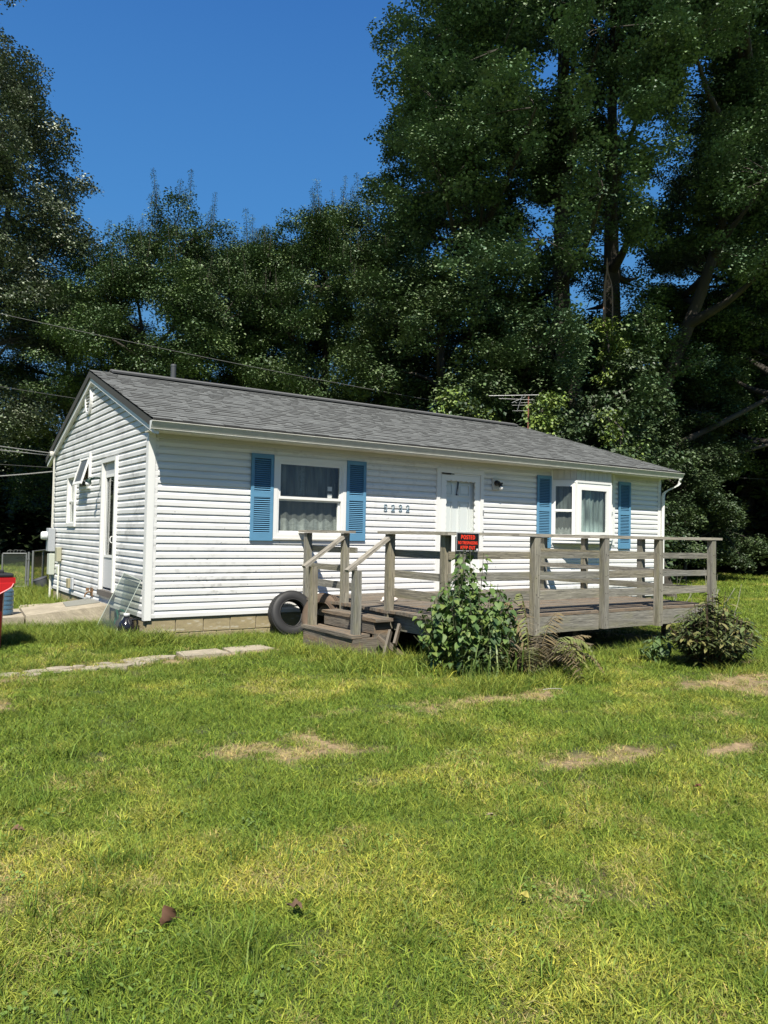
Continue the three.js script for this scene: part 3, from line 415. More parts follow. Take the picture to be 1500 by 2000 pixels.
// ---------------------------------------------------------------- deck
{
  const dk = thing('deck', 'weathered grey wooden deck with railings and steps along the house front', 'deck', [4.9, 0, 1.8]), W = (g) => g.translate(-4.9, 0, -1.8), wm = (i) => mWood[(i + (wmk++ * 3) % 5) % 5]; let wmk = 0;
  const DY = .56; let z = .03, k = 0;
  while (z < 3.5) { const w = .138, g = lim(2.30 - ra(-.02, .03), 7.42 + ra(-.02, .03), DY - .035 + ra(-.003, .003), DY + ra(-.003, .004), z, z + w - .007, { sx: 12, warp: .004 }); part(dk, 'deck_board', W(g), mWoodDark[k++ % 2]); z += w + .002; }
  part(dk, 'rim_joist', W(lim(2.40, 7.40, .315, .522, 3.49, 3.528, { sx: 10, warp: .003 })), wm(0)); part(dk, 'rim_joist', W(lim(2.392, 2.43, .315, .522, .05, 3.485, { sz: 8, warp: .003 })), wm(1)); part(dk, 'rim_joist', W(lim(7.30, 7.338, .315, .522, .05, 3.485)), wm(2)); part(dk, 'rim_joist', W(lim(2.435, 7.295, .315, .522, .03, .068)), wm(0));
  for (const x of [3.3, 4.2, 5.1, 6.0, 6.9]) part(dk, 'joist', W(lim(x, x + .04, .33, .52, .07, 3.485)), mWoodDark[0]);
  for (const [x, zz] of [[2.6, 2.9], [5.0, 2.9], [7.1, 2.9], [2.6, .5], [7.1, .5], [5, .5]]) part(dk, 'support_post', W(lim(x, x + .1, -.1, .33, zz, zz + .1)), mWoodDark[1]);
  const post = (x, zz, y0, y1, m, dx = .09, dz = .09) => part(dk, 'post', W(lim(x, x + dx, y0, y1, zz, zz + dz, { sy: 6, warp: .004 })), m);
  for (const [x, i] of [[2.43, 0], [3.62, 1], [4.90, 2], [6.045, 0], [7.322, 1]]) post(x, 3.53, x > 7 ? -.05 : .325 + ra(-.02, .02), x < 3 ? 1.50 : 1.512, wm(i));
  for (const [zz, i] of [[.16, 2], [1.23, 1], [2.31, 0], [3.42, 2]]) post(2.30, zz, .33 + ra(-.02, .02), 1.512, wm(i));
  for (const [zz, i] of [[.10, 0], [1.07, 1], [2.26, 2]]) post(7.342, zz, .30, 1.512, wm(i));
  // rail caps
  const cap = (g) => part(dk, 'rail_cap', W(g), mRail);
  cap(lim(2.24, 4.95, 1.514, 1.552, 3.49, 3.63, { sx: 8, warp: .004 })); cap(lim(4.955, 7.56, 1.516, 1.554, 3.485, 3.63, { sx: 8, warp: .005 }));
  cap(lim(2.27, 2.41, 1.513, 1.55, .03, 1.44, { sz: 5, warp: .004 })); cap(lim(2.27, 2.41, 1.513, 1.55, 2.18, 3.485, { sz: 5, warp: .004 })); cap(lim(7.29, 7.44, 1.514, 1.552, .03, 3.48, { sz: 6, warp: .004 }));
  // rail slats, nailed inside the posts
  const sl = (g, i) => part(dk, 'rail_slat', W(g), wm(i));
  [[1.242, 1.332], [.985, 1.073], [.735, .843]].forEach(([a, b], r) => {
    for (const [x0, x1, i] of [[2.345, 3.70, 0], [3.705, 4.97, 1], [4.975, 6.10, 2], [6.105, 7.33, 0]]) sl(lim(x0, x1, a + ra(-.008, .008), b + ra(-.008, .008), 3.49, 3.527, { sx: 5, warp: .004 }), i + r);
    sl(lim(2.392, 2.428, a, b - .008, .05, 1.46, { sz: 4, warp: .004 }), r); sl(lim(2.392, 2.428, a - .01, b - .01, 2.29, 3.485, { sz: 4, warp: .004 }), r + 1);
    sl(lim(7.305, 7.34, a - .01, b - .025, .05, 3.485, { sz: 6, warp: .005 }), r + 2);
  });
  { const gs = []; for (const x of [2.475, 3.665, 4.945, 6.09, 7.365]) for (const y of [.36, .46, 1.03, 1.29, .79]) for (const q of [-.018, .02]) gs.push(new THREE.CylinderGeometry(.0055, .0055, .004, 8).rotateX(Math.PI / 2).translate(x + q, y + ra(-.02, .02), 3.621)); tag(part(dk, 'nails', W(join(gs)), mat(.05, .035, .03, .7)), null, null, null, 'stuff'); }
  // steps going down to the left
  const step = (g, i) => part(dk, 'stair_tread', W(g), mWoodDark[i]);
  step(lim(2.04, 2.30, .435, .475, 1.20, 2.52, { sz: 6, warp: .006 }), 0); step(lim(1.74, 1.89, .245, .283, 1.16, 2.46, { sz: 6, warp: .006 }), 1); step(lim(1.895, 2.035, .243, .28, 1.17, 2.40, { sz: 6, warp: .006 }), 0);
  part(dk, 'stair_riser', W(lim(2.055, 2.085, .285, .433, 1.24, 2.46, { sz: 5, warp: .003 })), mWoodDark[0]); part(dk, 'stair_riser', W(lim(1.76, 1.79, -.05, .242, 1.20, 2.42, { sz: 5, warp: .003 })), mWoodDark[1]);
  part(dk, 'stair_side', W(ext(P2([[1.76, -.05], [2.30, -.05], [2.30, .433], [2.06, .433], [2.06, .242], [1.76, .242]]), .035).translate(0, 0, 2.42)), mWoodDark[0]); part(dk, 'stair_side', W(ext(P2([[1.8, -.05], [2.30, -.05], [2.30, .433], [2.1, .433], [2.1, .242], [1.8, .242]]), .035).translate(0, 0, 1.2)), mWoodDark[0]);
  for (const [a, b] of [[V3(2.05, .28, 2.56), V3(2.36, .02, 2.66)], [V3(2.22, .33, 2.58), V3(2.02, .0, 2.72)], [V3(2.34, .40, 2.60), V3(2.2, .18, 2.70)]]) part(dk, 'broken_board', W(bar(a, b, .03, .07, { warp: .004, sx: 3 })), mWoodDark[1]);
  for (const [zz, m] of [[1.24, 2], [2.33, 0]]) {
    post(1.80, zz, -.1, 1.06, wm(m)); 
    part(dk, 'handrail', W(bar(V3(1.70, 1.055, zz + .045), V3(2.375, 1.515, zz + .045), .09, .04, { sx: 5, warp: .003 })), mRail);
  }
}
// posted sign
{
  const c = document.createElement('canvas'); c.width = 512; c.height = 330; const g = c.getContext('2d');
  g.fillStyle = '#0d0d0e'; g.fillRect(0, 0, 512, 330); g.strokeStyle = '#c9c9cc'; g.lineWidth = 7; g.strokeRect(8, 8, 496, 314);
  g.fillStyle = '#e83a1e'; g.textAlign = 'center'; g.textBaseline = 'middle';
  const line = (t, y, size, w) => { g.save(); g.font = `bold ${size}px sans-serif`; const m = g.measureText(t).width; g.translate(256, y); g.scale(w / m, 1); g.fillText(t, 0, 0); g.strokeStyle = '#e83a1e'; g.lineWidth = 3; g.strokeText(t, 0, 0); g.restore(); };
  line('POSTED', 82, 100, 320); line('NO TRESPASSING', 180, 74, 440); line('KEEP OUT', 266, 82, 330);
  g.fillStyle = '#d8d8da'; g.fillRect(448, 280, 42, 32);
  const t = new THREE.CanvasTexture(c); t.colorSpace = THREE.SRGBColorSpace; t.anisotropy = 8;
  const s = thing('warning_sign', 'black sign with orange lettering fixed to the deck corner post', 'sign', [2.525, 1.44, 3.64]);
  const pg = new THREE.PlaneGeometry(.332, .212, 12, 6), p = pg.attributes.position; for (let i = 0; i < p.count; i++) p.setZ(i, .004 * Math.sin(p.getX(i) * 14) + .003);
  pg.computeVertexNormals(); pg.rotateZ(-.012); part(s, 'sign_face', pg, new THREE.MeshStandardMaterial({ map: t, roughness: .45, side: THREE.DoubleSide })); part(s, 'sign_back', box(.334, .214, .002, 0, 0, -.003, { rz: -.012 }), mat(.5, .5, .5, .6));
}
// crumpled white scrap on the deck
{ const g = new THREE.IcosahedronGeometry(.075, 3), p = g.attributes.position; for (let i = 0; i < p.count; i++) { const x = p.getX(i), y = p.getY(i), z = p.getZ(i), k = .7 + .7 * vnoise(x * 40 + 5, y * 40 + z * 33); p.setXYZ(i, x * k * 1.5, Math.max(-.03, y * k * .6), z * k); } g.computeVertexNormals(); g.translate(3.05, .585, 1.35); top('paper_scrap', clean(g), mat(.62, .55, .5, .9), 'crumpled pale scrap lying on the deck boards near the steps', 'litter'); }

// ---------------------------------------------------------------- tyres
function tyre(name, label, pos, q, m, m2, lug) {
  const t = thing(name, label, 'tyre', pos); t.quaternion.copy(q);
  const pr = [[.185, -.07], [.20, -.085], [.24, -.10], [.29, -.098], [.318, -.080], [.328, -.05], [.33, 0], [.328, .05], [.318, .08], [.29, .098], [.24, .10], [.20, .085], [.185, .07], [.195, .06], [.26, .082], [.30, .06], [.308, 0], [.30, -.06], [.26, -.082], [.195, -.06], [.185, -.07]];
  part(t, 'tyre_body', lathe(pr, 56).rotateX(Math.PI / 2), m);
  const gs = []; for (let k = 0; k < 64; k++) for (let j = -3; j <= 3; j++) { const a = (k + (j % 2) * .5) / 64 * 6.2832, g = box(.026, .010, .017, 0, .3305 - Math.abs(j) * .0012, j * .021 + (lug ? 0 : 0)); g.rotateZ(a); gs.push(g); }
  tag(part(t, 'tread', join(gs), m2), null, null, null, 'stuff');
  for (const s of [1, -1]) part(t, 'sidewall_bead', new THREE.TorusGeometry(.203, .006, 6, 48).translate(0, 0, s * .087), m);
  return t;
}
{
  const rub = new THREE.MeshStandardMaterial({ roughness: .62, color: rgb(.022, .022, .023), map: colorTex(128, 128, (u, v) => { const k = .75 + .5 * fbm(u * 8, v * 8, 3, 8, 8); return [k, k, k]; }) }), mud = new THREE.MeshStandardMaterial({ roughness: .95, map: colorTex(128, 128, (u, v) => { const k = .7 + .6 * fbm(u * 12, v * 12, 4, 12, 12); return [.12 * k, .085 * k, .06 * k]; }) });
  const q1 = new THREE.Quaternion().setFromEuler(new THREE.Euler(-.24, -.10, 0)), q2 = new THREE.Quaternion().setFromEuler(new THREE.Euler(0, -1.18, 0)).multiply(new THREE.Quaternion().setFromEuler(new THREE.Euler(-.20, 0, 0)));
  tyre('tyre', 'black tyre leaning against the white siding beside the steps', [2.06, .325, .26], q1, rub, rub, 0);
  tyre('tyre', 'muddy brown tyre with knobbly tread wedged behind the step post', [2.27, .325, .84], q2, mud, mud, 1);
}

// ---------------------------------------------------------------- left side yard
function slab(pts, h, m = mConc) {   // prism over an irregular outline, top corners [x, y, z]
  const n = pts.length, pos = [], uv = []; const v = (p, dy) => [p[0], p[1] + dy, p[2]];
  const tri = (...q) => { for (const p of q) { pos.push(...p); uv.push(p[0] + p[1] * .5, p[2] + p[1]); } };
  for (let i = 1; i < n - 1; i++) tri(pts[0], pts[i], pts[i + 1]);
  for (let i = 0; i < n; i++) { const a = pts[i], b = pts[(i + 1) % n]; tri(a, v(a, -h), v(b, -h)); tri(a, v(b, -h), b); }
  const g = new THREE.BufferGeometry(); g.setAttribute('position', new THREE.Float32BufferAttribute(pos, 3)); g.setAttribute('uv', new THREE.Float32BufferAttribute(uv, 2)); g.computeVertexNormals(); return g;
}
{
  const w = tag(thing('path', 'raised concrete walkway sloping up to the side door', 'path'), null, null, null, 'structure');
  part(w, 'concrete_slab', slab([[-1.11, .20, -2.10], [-.005, .35, -1.72], [-.005, .35, -3.05], [-1.0, .21, -3.3]], .4), mConc); part(w, 'concrete_slab', slab([[-3.2, .16, -1.9], [-1.13, .185, -2.12], [-1.02, .195, -3.3], [-3.2, .17, -3.3]], .4), mConc);
  const m = thing('door_mat', 'worn grey mat lying on the walkway below the side door', 'door mat'), g = slab([[-.50, .295, -2.35], [-.03, .362, -2.2], [-.03, .362, -2.95], [-.42, .307, -2.98]], .012); part(m, 'mat_sheet', g, mat(.20, .20, .175, .95));
}
{ // leaning sheet of glass
  const t = thing('glass_sheet', 'sheet of clear glass leaning on the siding near the house corner', 'glass sheet', [0, 0, 0]);
  const a = V3(-.36, .0, -1.22), b = V3(-.30, 0, -.42), c = V3(-.03, .82, -.10), d = V3(-.03, .885, -.92); const pts = [a, b, c, d];
  const u = b.clone().sub(a), v = d.clone().sub(a), n = u.clone().cross(v).normalize(); const pos = [];
  const f = (A, B, C) => { for (const p of [A, B, C]) pos.push(p.x, p.y, p.z); }, o = (p) => p.clone().addScaledVector(n, .004); f(a, b, c); f(a, c, d);
  const g = new THREE.BufferGeometry(); g.setAttribute('position', new THREE.Float32BufferAttribute(pos, 3)); g.setAttribute('uv', new THREE.Float32BufferAttribute(new Float32Array(12), 2)); g.computeVertexNormals();
  part(t, 'pane', g, new THREE.MeshPhysicalMaterial({ color: rgb(.52, .55, .48), roughness: .06, transmission: .93, thickness: 0, ior: 1.5, specularIntensity: .5, side: THREE.DoubleSide }));
  for (const [p, q] of [[d, c], [a, d], [c, b]]) part(t, 'glass_edge', bar(p, q, .007, .007), mat(.5, .56, .5, .25)); 
  const h = thing('garden_hose', 'coil of green hose lying behind the leaning glass', 'hose'); const pts2 = []; for (let i = 0; i < 60; i++) { const k = i / 59 * 6.2832 * 4.2; pts2.push(V3(-.12 + .05 * Math.cos(k * .5), .22 + .13 * Math.sin(k) + .03 * Math.sin(k * .31), -.80 + .15 * Math.cos(k) + .01 * i / 59)); } part(h, 'hose_coil', tube(pts2, .013, .013, 7, 240), mat(.01, .17, .11, .35));
  const j = (name, label, x, z, m, s) => { const q = thing(name, label, 'jug', [x, 0, z]); part(q, 'jug_body', lathe([[0, 0], [.085, 0], [.10, .02], [.10, .17], [.085, .22], [.04, .27], [.03, .30], [0, .30]], 20).scale(s, s, s), m); part(q, 'cap', lathe([[0, .295], [.038, .295], [.038, .335], [0, .335]], 16).scale(s, s, s), mat(.5, .5, .5, .4)); const hg = tube([V3(.05, .25, 0), V3(.12, .25, 0), V3(.13, .18, 0), V3(.10, .12, 0)], .014, .014, 7).scale(s, s, s); part(q, 'handle', hg, m); };
  j('oil_jug', 'black glossy jug with a grey cap at the house corner', -.16, -.26, mat(.012, .012, .016, .12), 1.12); j('plastic_jug', 'dull grey-brown jug standing behind the leaning glass', -.14, -.52, mat(.11, .09, .095, .5), 1.08);
}
{ // wheeled bin, cut by the left edge of the picture
  const b = thing('wheeled_bin', 'red wheeled bin with a black lid at the left of the yard', 'bin', [-1.99, 0, -.12]); b.rotation.y = .12;
  const red = mat(.19, .008, .010, .38), H = .86, tp = (y) => lerp(.240, .268, y / H), gs = [];
  const body = new THREE.BoxGeometry(1, H, 1, 6, 8, 6), p = body.attributes.position; for (let i = 0; i < p.count; i++) { const y = p.getY(i) + H / 2, k = tp(y); let x = p.getX(i) * 2, z = p.getZ(i) * 2; const q = Math.hypot(x, z), cr = Math.max(Math.abs(x), Math.abs(z)); const rr = q > 1.18 ? lerp(1, 1.18 / q, .75) : 1; p.setXYZ(i, x * k * rr, y + .03, z * k * 1.12 * rr); } body.computeVertexNormals();
  part(b, 'bin_body', clean(body), red);
  part(b, 'rim', join([lim(-.32, .335, .835, .905, -.35, .35), lim(-.31, .325, .79, .836, -.34, .34)]), mat(.42, .012, .015, .35));
  part(b, 'side_flange', ext(P2([[-.30, .84], [.31, .84], [.30, .79], [.14, .70], [.02, .60], [-.2, .56], [-.30, .56]]), .035, .004).translate(0, 0, .315), mat(.50, .015, .018, .35));
  part(b, 'flange_edge', tube([V3(.315, .835, .352), V3(.29, .79, .352), V3(.14, .70, .352), V3(.02, .60, .352), V3(-.2, .56, .352)], .009, .009, 6, 30), mat(.72, .25, .25, .4));
  part(b, 'lid', join([new RoundedBoxGeometry(.64, .05, .69, 2, .02).translate(0, .93, 0), new RoundedBoxGeometry(.5, .06, .54, 2, .02).translate(-.02, .965, 0)]), mat(.02, .021, .022, .5));
  for (const s of [-1, 1]) part(b, 'wheel', lathe([[0, -.03], [.09, -.03], [.11, -.015], [.11, .015], [.09, .03], [0, .03]], 22).rotateX(Math.PI / 2).translate(-.20, .11, s * .26), mBlack);
}
{ // water jug
  const j = thing('water_jug', 'ribbed blue water jug standing on the concrete walkway', 'water jug', [-1.36, .19, -2.5]), pr = [[0, 0], [.125, 0], [.137, .015]];
  for (let i = 0; i < 5; i++) { const y = .03 + i * .065; pr.push([.137, y], [.137, y + .04], [.128, y + .05], [.137, y + .062]); } pr.push([.13, .37], [.09, .43], [.04, .455], [.035, .49], [0, .49]);
  part(j, 'jug_body', lathe(pr, 28), new THREE.MeshPhysicalMaterial({ color: rgb(.11, .22, .33), roughness: .25, transmission: .5, thickness: 0, side: THREE.DoubleSide })); part(j, 'cap', lathe([[0, .485], [.04, .485], [.04, .515], [0, .515]], 16), mWhite);
}
{ // chain-link gate and fence
  const net = (x0, x1, y0, y1, fz, pitch = .06, t = .0042) => { const gs = [], h = y1 - y0, w = x1 - x0; for (let s = -h; s < w; s += pitch) for (const dir of [1, -1]) { let a = Math.max(s, 0), b = Math.min(s + h, w); if (b <= a) continue; const ya = dir > 0 ? y0 + (a - s) : y1 - (a - s), yb = dir > 0 ? y0 + (b - s) : y1 - (b - s); gs.push(bar(V3(x0 + a, ya, fz(x0 + a)), V3(x0 + b, yb, fz(x0 + b) + .003 * dir), t, t)); } return join(gs); };
  const g = thing('chain_link_gate', 'galvanised chain-link gate with bent top wires behind the bin', 'gate', [0, 0, 0]);
  part(g, 'gate_frame', join([tube([V3(-.50, .14, -9), V3(-.50, .91, -9)], .02, .02, 8), tube([V3(.0, .14, -9), V3(.0, .91, -9)], .02, .02, 8), tube([V3(-.5, .91, -9), V3(.0, .91, -9)], .02, .02, 8), tube([V3(-.5, .15, -9), V3(0, .15, -9)], .02, .02, 8)]), mGalv);
  tag(part(g, 'chain_link_mesh', net(-.48, -.02, .15, .9, () => -9), mGalv), null, null, null, 'stuff');
  part(g, 'gate_post', tube([V3(.05, -.1, -9), V3(.05, .95, -9)], .026, .026, 8), mGalv); part(g, 'gate_post', tube([V3(-.58, -.1, -9), V3(-.58, .98, -9)], .026, .026, 8), mGalv);
  for (const y of [.3, .78]) part(g, 'hinge', join([lim(-.01, .07, y - .015, y + .015, -9.03, -8.97)]), mGalv);
  for (let i = 0; i < 5; i++) part(g, 'bent_wire', tube([V3(-.42 + i * .07, .9, -9), V3(-.40 + i * .07, .96 + ra(0, .04), -9), V3(-.34 + i * .08, .95 + ra(0, .06), -9)], .004, .004, 5), mGalv);
  const f = thing('chain_link_fence', 'rusty brown chain-link fence running back behind the house corner', 'fence'), fz = (x) => -9 - (x - .14) * 2.2, rust = mat(.10, .07, .055, .7, { metalness: .3 });
  for (const x of [.14, .5, 1.3]) part(f, 'fence_post', tube([V3(x, -.1, fz(x)), V3(x, .98, fz(x))], .025, .025, 8), mGalv);
  part(f, 'top_rail', tube([V3(.14, .96, fz(.14)), V3(1.6, .98, fz(1.6))], .02, .02, 8), mGalv); tag(part(f, 'chain_link_mesh', net(.14, 1.5, .05, .95, fz, .05, .006), rust), null, null, null, 'stuff');
  const b = thing('bucket', 'dark grey bucket lying in the grass by the fence', 'bucket', [.36, .0, -8.7]); part(b, 'bucket_body', lathe([[0, 0], [.12, 0], [.15, .32], [.155, .32], [.155, .34], [.145, .34], [.118, .02], [0, .02]], 20).rotateZ(.35).translate(0, .04, 0), mat(.10, .105, .12, .6));
  const rub = thing('rubble_pile', 'heap of pale broken concrete lumps beside the walkway', 'rubble', [-.35, 0, -4.25]), rr = rng(5); for (let i = 0; i < 11; i++) { const s = new THREE.IcosahedronGeometry(.06 + rr() * .09, 1), q = s.attributes.position; for (let k = 0; k < q.count; k++) { const m = .75 + .5 * vnoise(q.getX(k) * 20 + i * 9, q.getY(k) * 20 + q.getZ(k) * 11); q.setXYZ(k, q.getX(k) * m * 1.4, q.getY(k) * m * .7, q.getZ(k) * m); } s.computeVertexNormals(); s.translate((rr() - .5) * .8, .05 + rr() * .06, (rr() - .5) * .5); part(rub, 'concrete_lump', clean(s), mConc); }
}
{ // stepping path of slabs in the lawn
  const p = tag(thing('path', 'worn path of concrete slabs and broken pieces through the lawn', 'path'), null, null, null, 'structure'), r = rng(77);
  const flat = (x0, x1, z0, z1, h, sk = 0) => part(p, 'concrete_slab', slab([[x0, h, z1], [x1, h, z1 - sk], [x1 - .02, h, z0 - sk], [x0 + .03, h, z0]], .06), mConc);
  flat(.02, .60, 1.12, 1.50, .03, .03); flat(.64, 1.24, 1.06, 1.43, .03, .03); flat(1.42, 1.74, 1.35, 1.75, .02, .02);
  for (let i = 0; i < 27; i++) { const t = .1 + .9 * i / 27, cx = lerp(-2.1, -.02, t) + ra(-.05, .05, r), cz = lerp(1.86, 1.36, t) + ra(-.16, .16, r), n = 6, s = ra(.04, .13, r), pts = []; for (let k = n - 1; k >= 0; k--) { const a = k / n * 6.2832 + r() * .5, q = s * (.7 + r() * .6); pts.push([cx + q * 1.3 * Math.cos(a), .012 + r() * .008, cz + q * Math.sin(a)]); } part(p, 'broken_piece', slab(pts.reverse(), .05), mConc); }
}

// ---------------------------------------------------------------- wires, antenna, mast
function wire(label, a, b, sag, r, m) { const pts = []; for (let i = 0; i <= 10; i++) { const t = i / 10; pts.push(a.clone().lerp(b, t).add(V3(0, -sag * 4 * t * (1 - t), 0))); } top('overhead_wire', tube(pts, r, r, 5, 30), m, label, 'wire'); }
const mWire = mat(.08, .08, .08, .6), mWireL = mat(.28, .28, .27, .6);
wire('long pale wire crossing high in front of the trees above the roof', V3(-3.2, 7.9, -14.1), V3(11.71, 5.72, -8.51), .12, .008, mWire);
wire('wire running into the roof edge at the left, below the long one', V3(-3.2, 5.66, -13.6), V3(3.19, 5.66, -15.53), .02, .011, mWire);
wire('upper wire of the service drop to the house corner', V3(-3.4, 3.08, -4.1), V3(-.04, 3.0, -6.02), .02, .009, mWireL);
wire('lower wire of the service drop to the house corner', V3(-3.4, 2.98, -4.1), V3(-.05, 2.96, -6.03), .03, .009, mWireL);
wire('thick pale cable rising to the house corner below the service drop', V3(-3.4, 2.18, -4.1), V3(-.06, 2.64, -6.05), .05, .012, mWireL);
wire('thin dark cable at the house corner between service drop and pale cable', V3(-3.4, 2.60, -4.1), V3(-.06, 2.72, -6.05), .01, .005, mWire);
wire('faint wire before the dark woods at the right, the lower of two', V3(25.6, 4.25, -8.76), V3(31.9, 4.1, -5.0), .03, .014, mWire);
wire('faint wire before the dark woods at the right, the upper of two', V3(28.1, 6.05, -9.41), V3(33.9, 5.45, -6.2), .03, .014, mWire);
{
  const a = thing('roof_antenna', 'old television antenna on a rusty pole behind the roof end', 'antenna', [11.45, 0, -4.45]), al = mat(.36, .36, .36, .45, { metalness: .5 }), X = V3(.80, .02, .55).normalize(), Z = V3(.55, 0, -.80).normalize();
  part(a, 'pole', tube([V3(.05, 0, 0), V3(.05, 3, 0), V3(.06, 5.32, 0)], .022, .02, 8), mat(.20, .075, .055, .7));
  const P = (x, y, z) => V3(0, y, 0).addScaledVector(X, x).addScaledVector(Z, z);
  part(a, 'boom', join([tube([P(-1.02, 5.31, 0), P(.32, 5.33, 0)], .010, .010, 6), tube([P(-.75, 5.24, .02), P(.2, 5.20, .02)], .006, .006, 6)]), al);
  for (const [x, l, y] of [[-.9, .12, 5.31], [-.6, .35, 5.31], [-.3, .5, 5.32], [-.1, .6, 5.32], [.1, .7, 5.33], [.28, .8, 5.33]]) part(a, 'element', tube([P(x, y, -l), P(x, y + .01, l)], .0035, .0035, 5), al);
  for (const [y, x0, x1] of [[5.07, -.38, .1], [4.92, -.37, .03], [5.14, -.30, .12]]) part(a, 'element', tube([P(x0, y, .1), P(x1, y - .01, .02)], .0045, .0045, 5), al);
  part(a, 'strut', join([tube([P(-.12, 5.33, 0), P(-.25, 4.9, .05)], .008, .008, 5), tube([P(-.02, 5.3, .1), P(-.42, 5.1, -.1)], .009, .009, 5)]), al);
  const m = thing('antenna_tower', 'rusty three-legged antenna tower rising in front of the maple trunks', 'tower', [17.55, 0, -6.86]), ru = mat(.27, .175, .135, .75), legs = [[-.16, .02], [.08, -.13], [.12, .13]];
  for (const [x, z] of legs) part(m, 'leg', tube([V3(x, 0, z), V3(x, 5, z), V3(x, 9.9, z), V3(x * .75, 10.25, z * .75), V3(x * .15, 10.6, z * .15), V3(x * .1, 10.95, z * .1)], .030, .026, 6, 24), ru);
  const br = []; for (let y = .4; y < 9.9; y += .42) for (let k = 0; k < 3; k++) { const [a0, a1] = [legs[k], legs[(k + 1) % 3]]; br.push(bar(V3(a0[0], y, a0[1]), V3(a1[0], y + .21, a1[1]), .007, .007)); } part(m, 'bracing', join(br), ru); part(m, 'top_stub', tube([V3(0, 10.5, 0), V3(0, 11.1, 0)], .02, .02, 6), ru);
}
let total = 0;
// ---------------------------------------------------------------- leaves
// one spray of small leaves: each leaf a folded diamond of four faces' worth of silhouette
function spray(n, rad, len, wid, seed, flat = .7, droop = .3) {
  const r = rng(seed), pos = [], uv = [], col = [];
  for (let i = 0; i < n; i++) {
    const th = r() * 6.2832, ph = Math.acos(2 * r() - 1), q = rad * Math.cbrt(r()), c = V3(q * Math.sin(ph) * Math.cos(th), q * Math.cos(ph) * flat, q * Math.sin(ph) * Math.sin(th));
    const a = r() * 6.2832, dir = V3(Math.cos(a), -droop + (r() - .5) * 1.1, Math.sin(a)).normalize(), side = dir.clone().cross(V3((r() - .5) * .9, 1, (r() - .5) * .9)).normalize(), nn = side.clone().cross(dir).normalize();
    const l = len * (.7 + .6 * r()), w = wid * (.7 + .6 * r()), k = .75 + .5 * r();
    const b = c, t = c.clone().addScaledVector(dir, l), m1 = c.clone().addScaledVector(dir, l * .42).addScaledVector(side, w / 2).addScaledVector(nn, w * .12), m2 = c.clone().addScaledVector(dir, l * .42).addScaledVector(side, -w / 2).addScaledVector(nn, w * .12);
    for (const p of [b, m1, t, b, t, m2]) { pos.push(p.x, p.y, p.z); uv.push(0, 0); col.push(k, k, k * (.8 + .3 * r())); }
  }
  const g = new THREE.BufferGeometry(); g.setAttribute('position', new THREE.Float32BufferAttribute(pos, 3)); g.setAttribute('uv', new THREE.Float32BufferAttribute(uv, 2)); g.setAttribute('color', new THREE.Float32BufferAttribute(col, 3)); g.computeVertexNormals(); return g;
}
const mLeaf = new THREE.MeshStandardMaterial({ vertexColors: true, roughness: .5, side: THREE.DoubleSide });
const mLeafMatt = new THREE.MeshStandardMaterial({ vertexColors: true, roughness: .7, side: THREE.DoubleSide });
const mBark = new THREE.MeshStandardMaterial({ roughness: .95, map: colorTex(128, 256, (u, v) => { const k = .55 + .9 * fbm(u * 14, v * 5, 4, 14, 5); return [.058 * k, .050 * k, .040 * k]; }) });
const mBarkPale = new THREE.MeshStandardMaterial({ roughness: .95, map: colorTex(128, 256, (u, v) => { const k = .6 + .8 * fbm(u * 12, v * 6, 4, 12, 6); return [.10 * k, .09 * k, .075 * k]; }) });
function instances(geo, m, list, cols) {
  const im = new THREE.InstancedMesh(geo, m, list.length); list.forEach((q, i) => { im.setMatrixAt(i, q); im.setColorAt(i, cols[i]); }); im.castShadow = im.receiveShadow = true; return im;
}
const _q = new THREE.Quaternion(), _e = new THREE.Euler(), _s = V3(1, 1, 1);
const M4 = (p, rx, ry, rz, s) => new THREE.Matrix4().compose(p, _q.setFromEuler(_e.set(rx, ry, rz, 'YXZ')), _s.set(s, s, s));
const sprayMaple = spray(30, .36, .098, .08, 3), sprayPop = spray(24, .34, .095, .08, 9, .8), spraySmall = spray(26, .27, .08, .055, 15), sprayBig = spray(15, .34, .145, .11, 21, .7, .5);
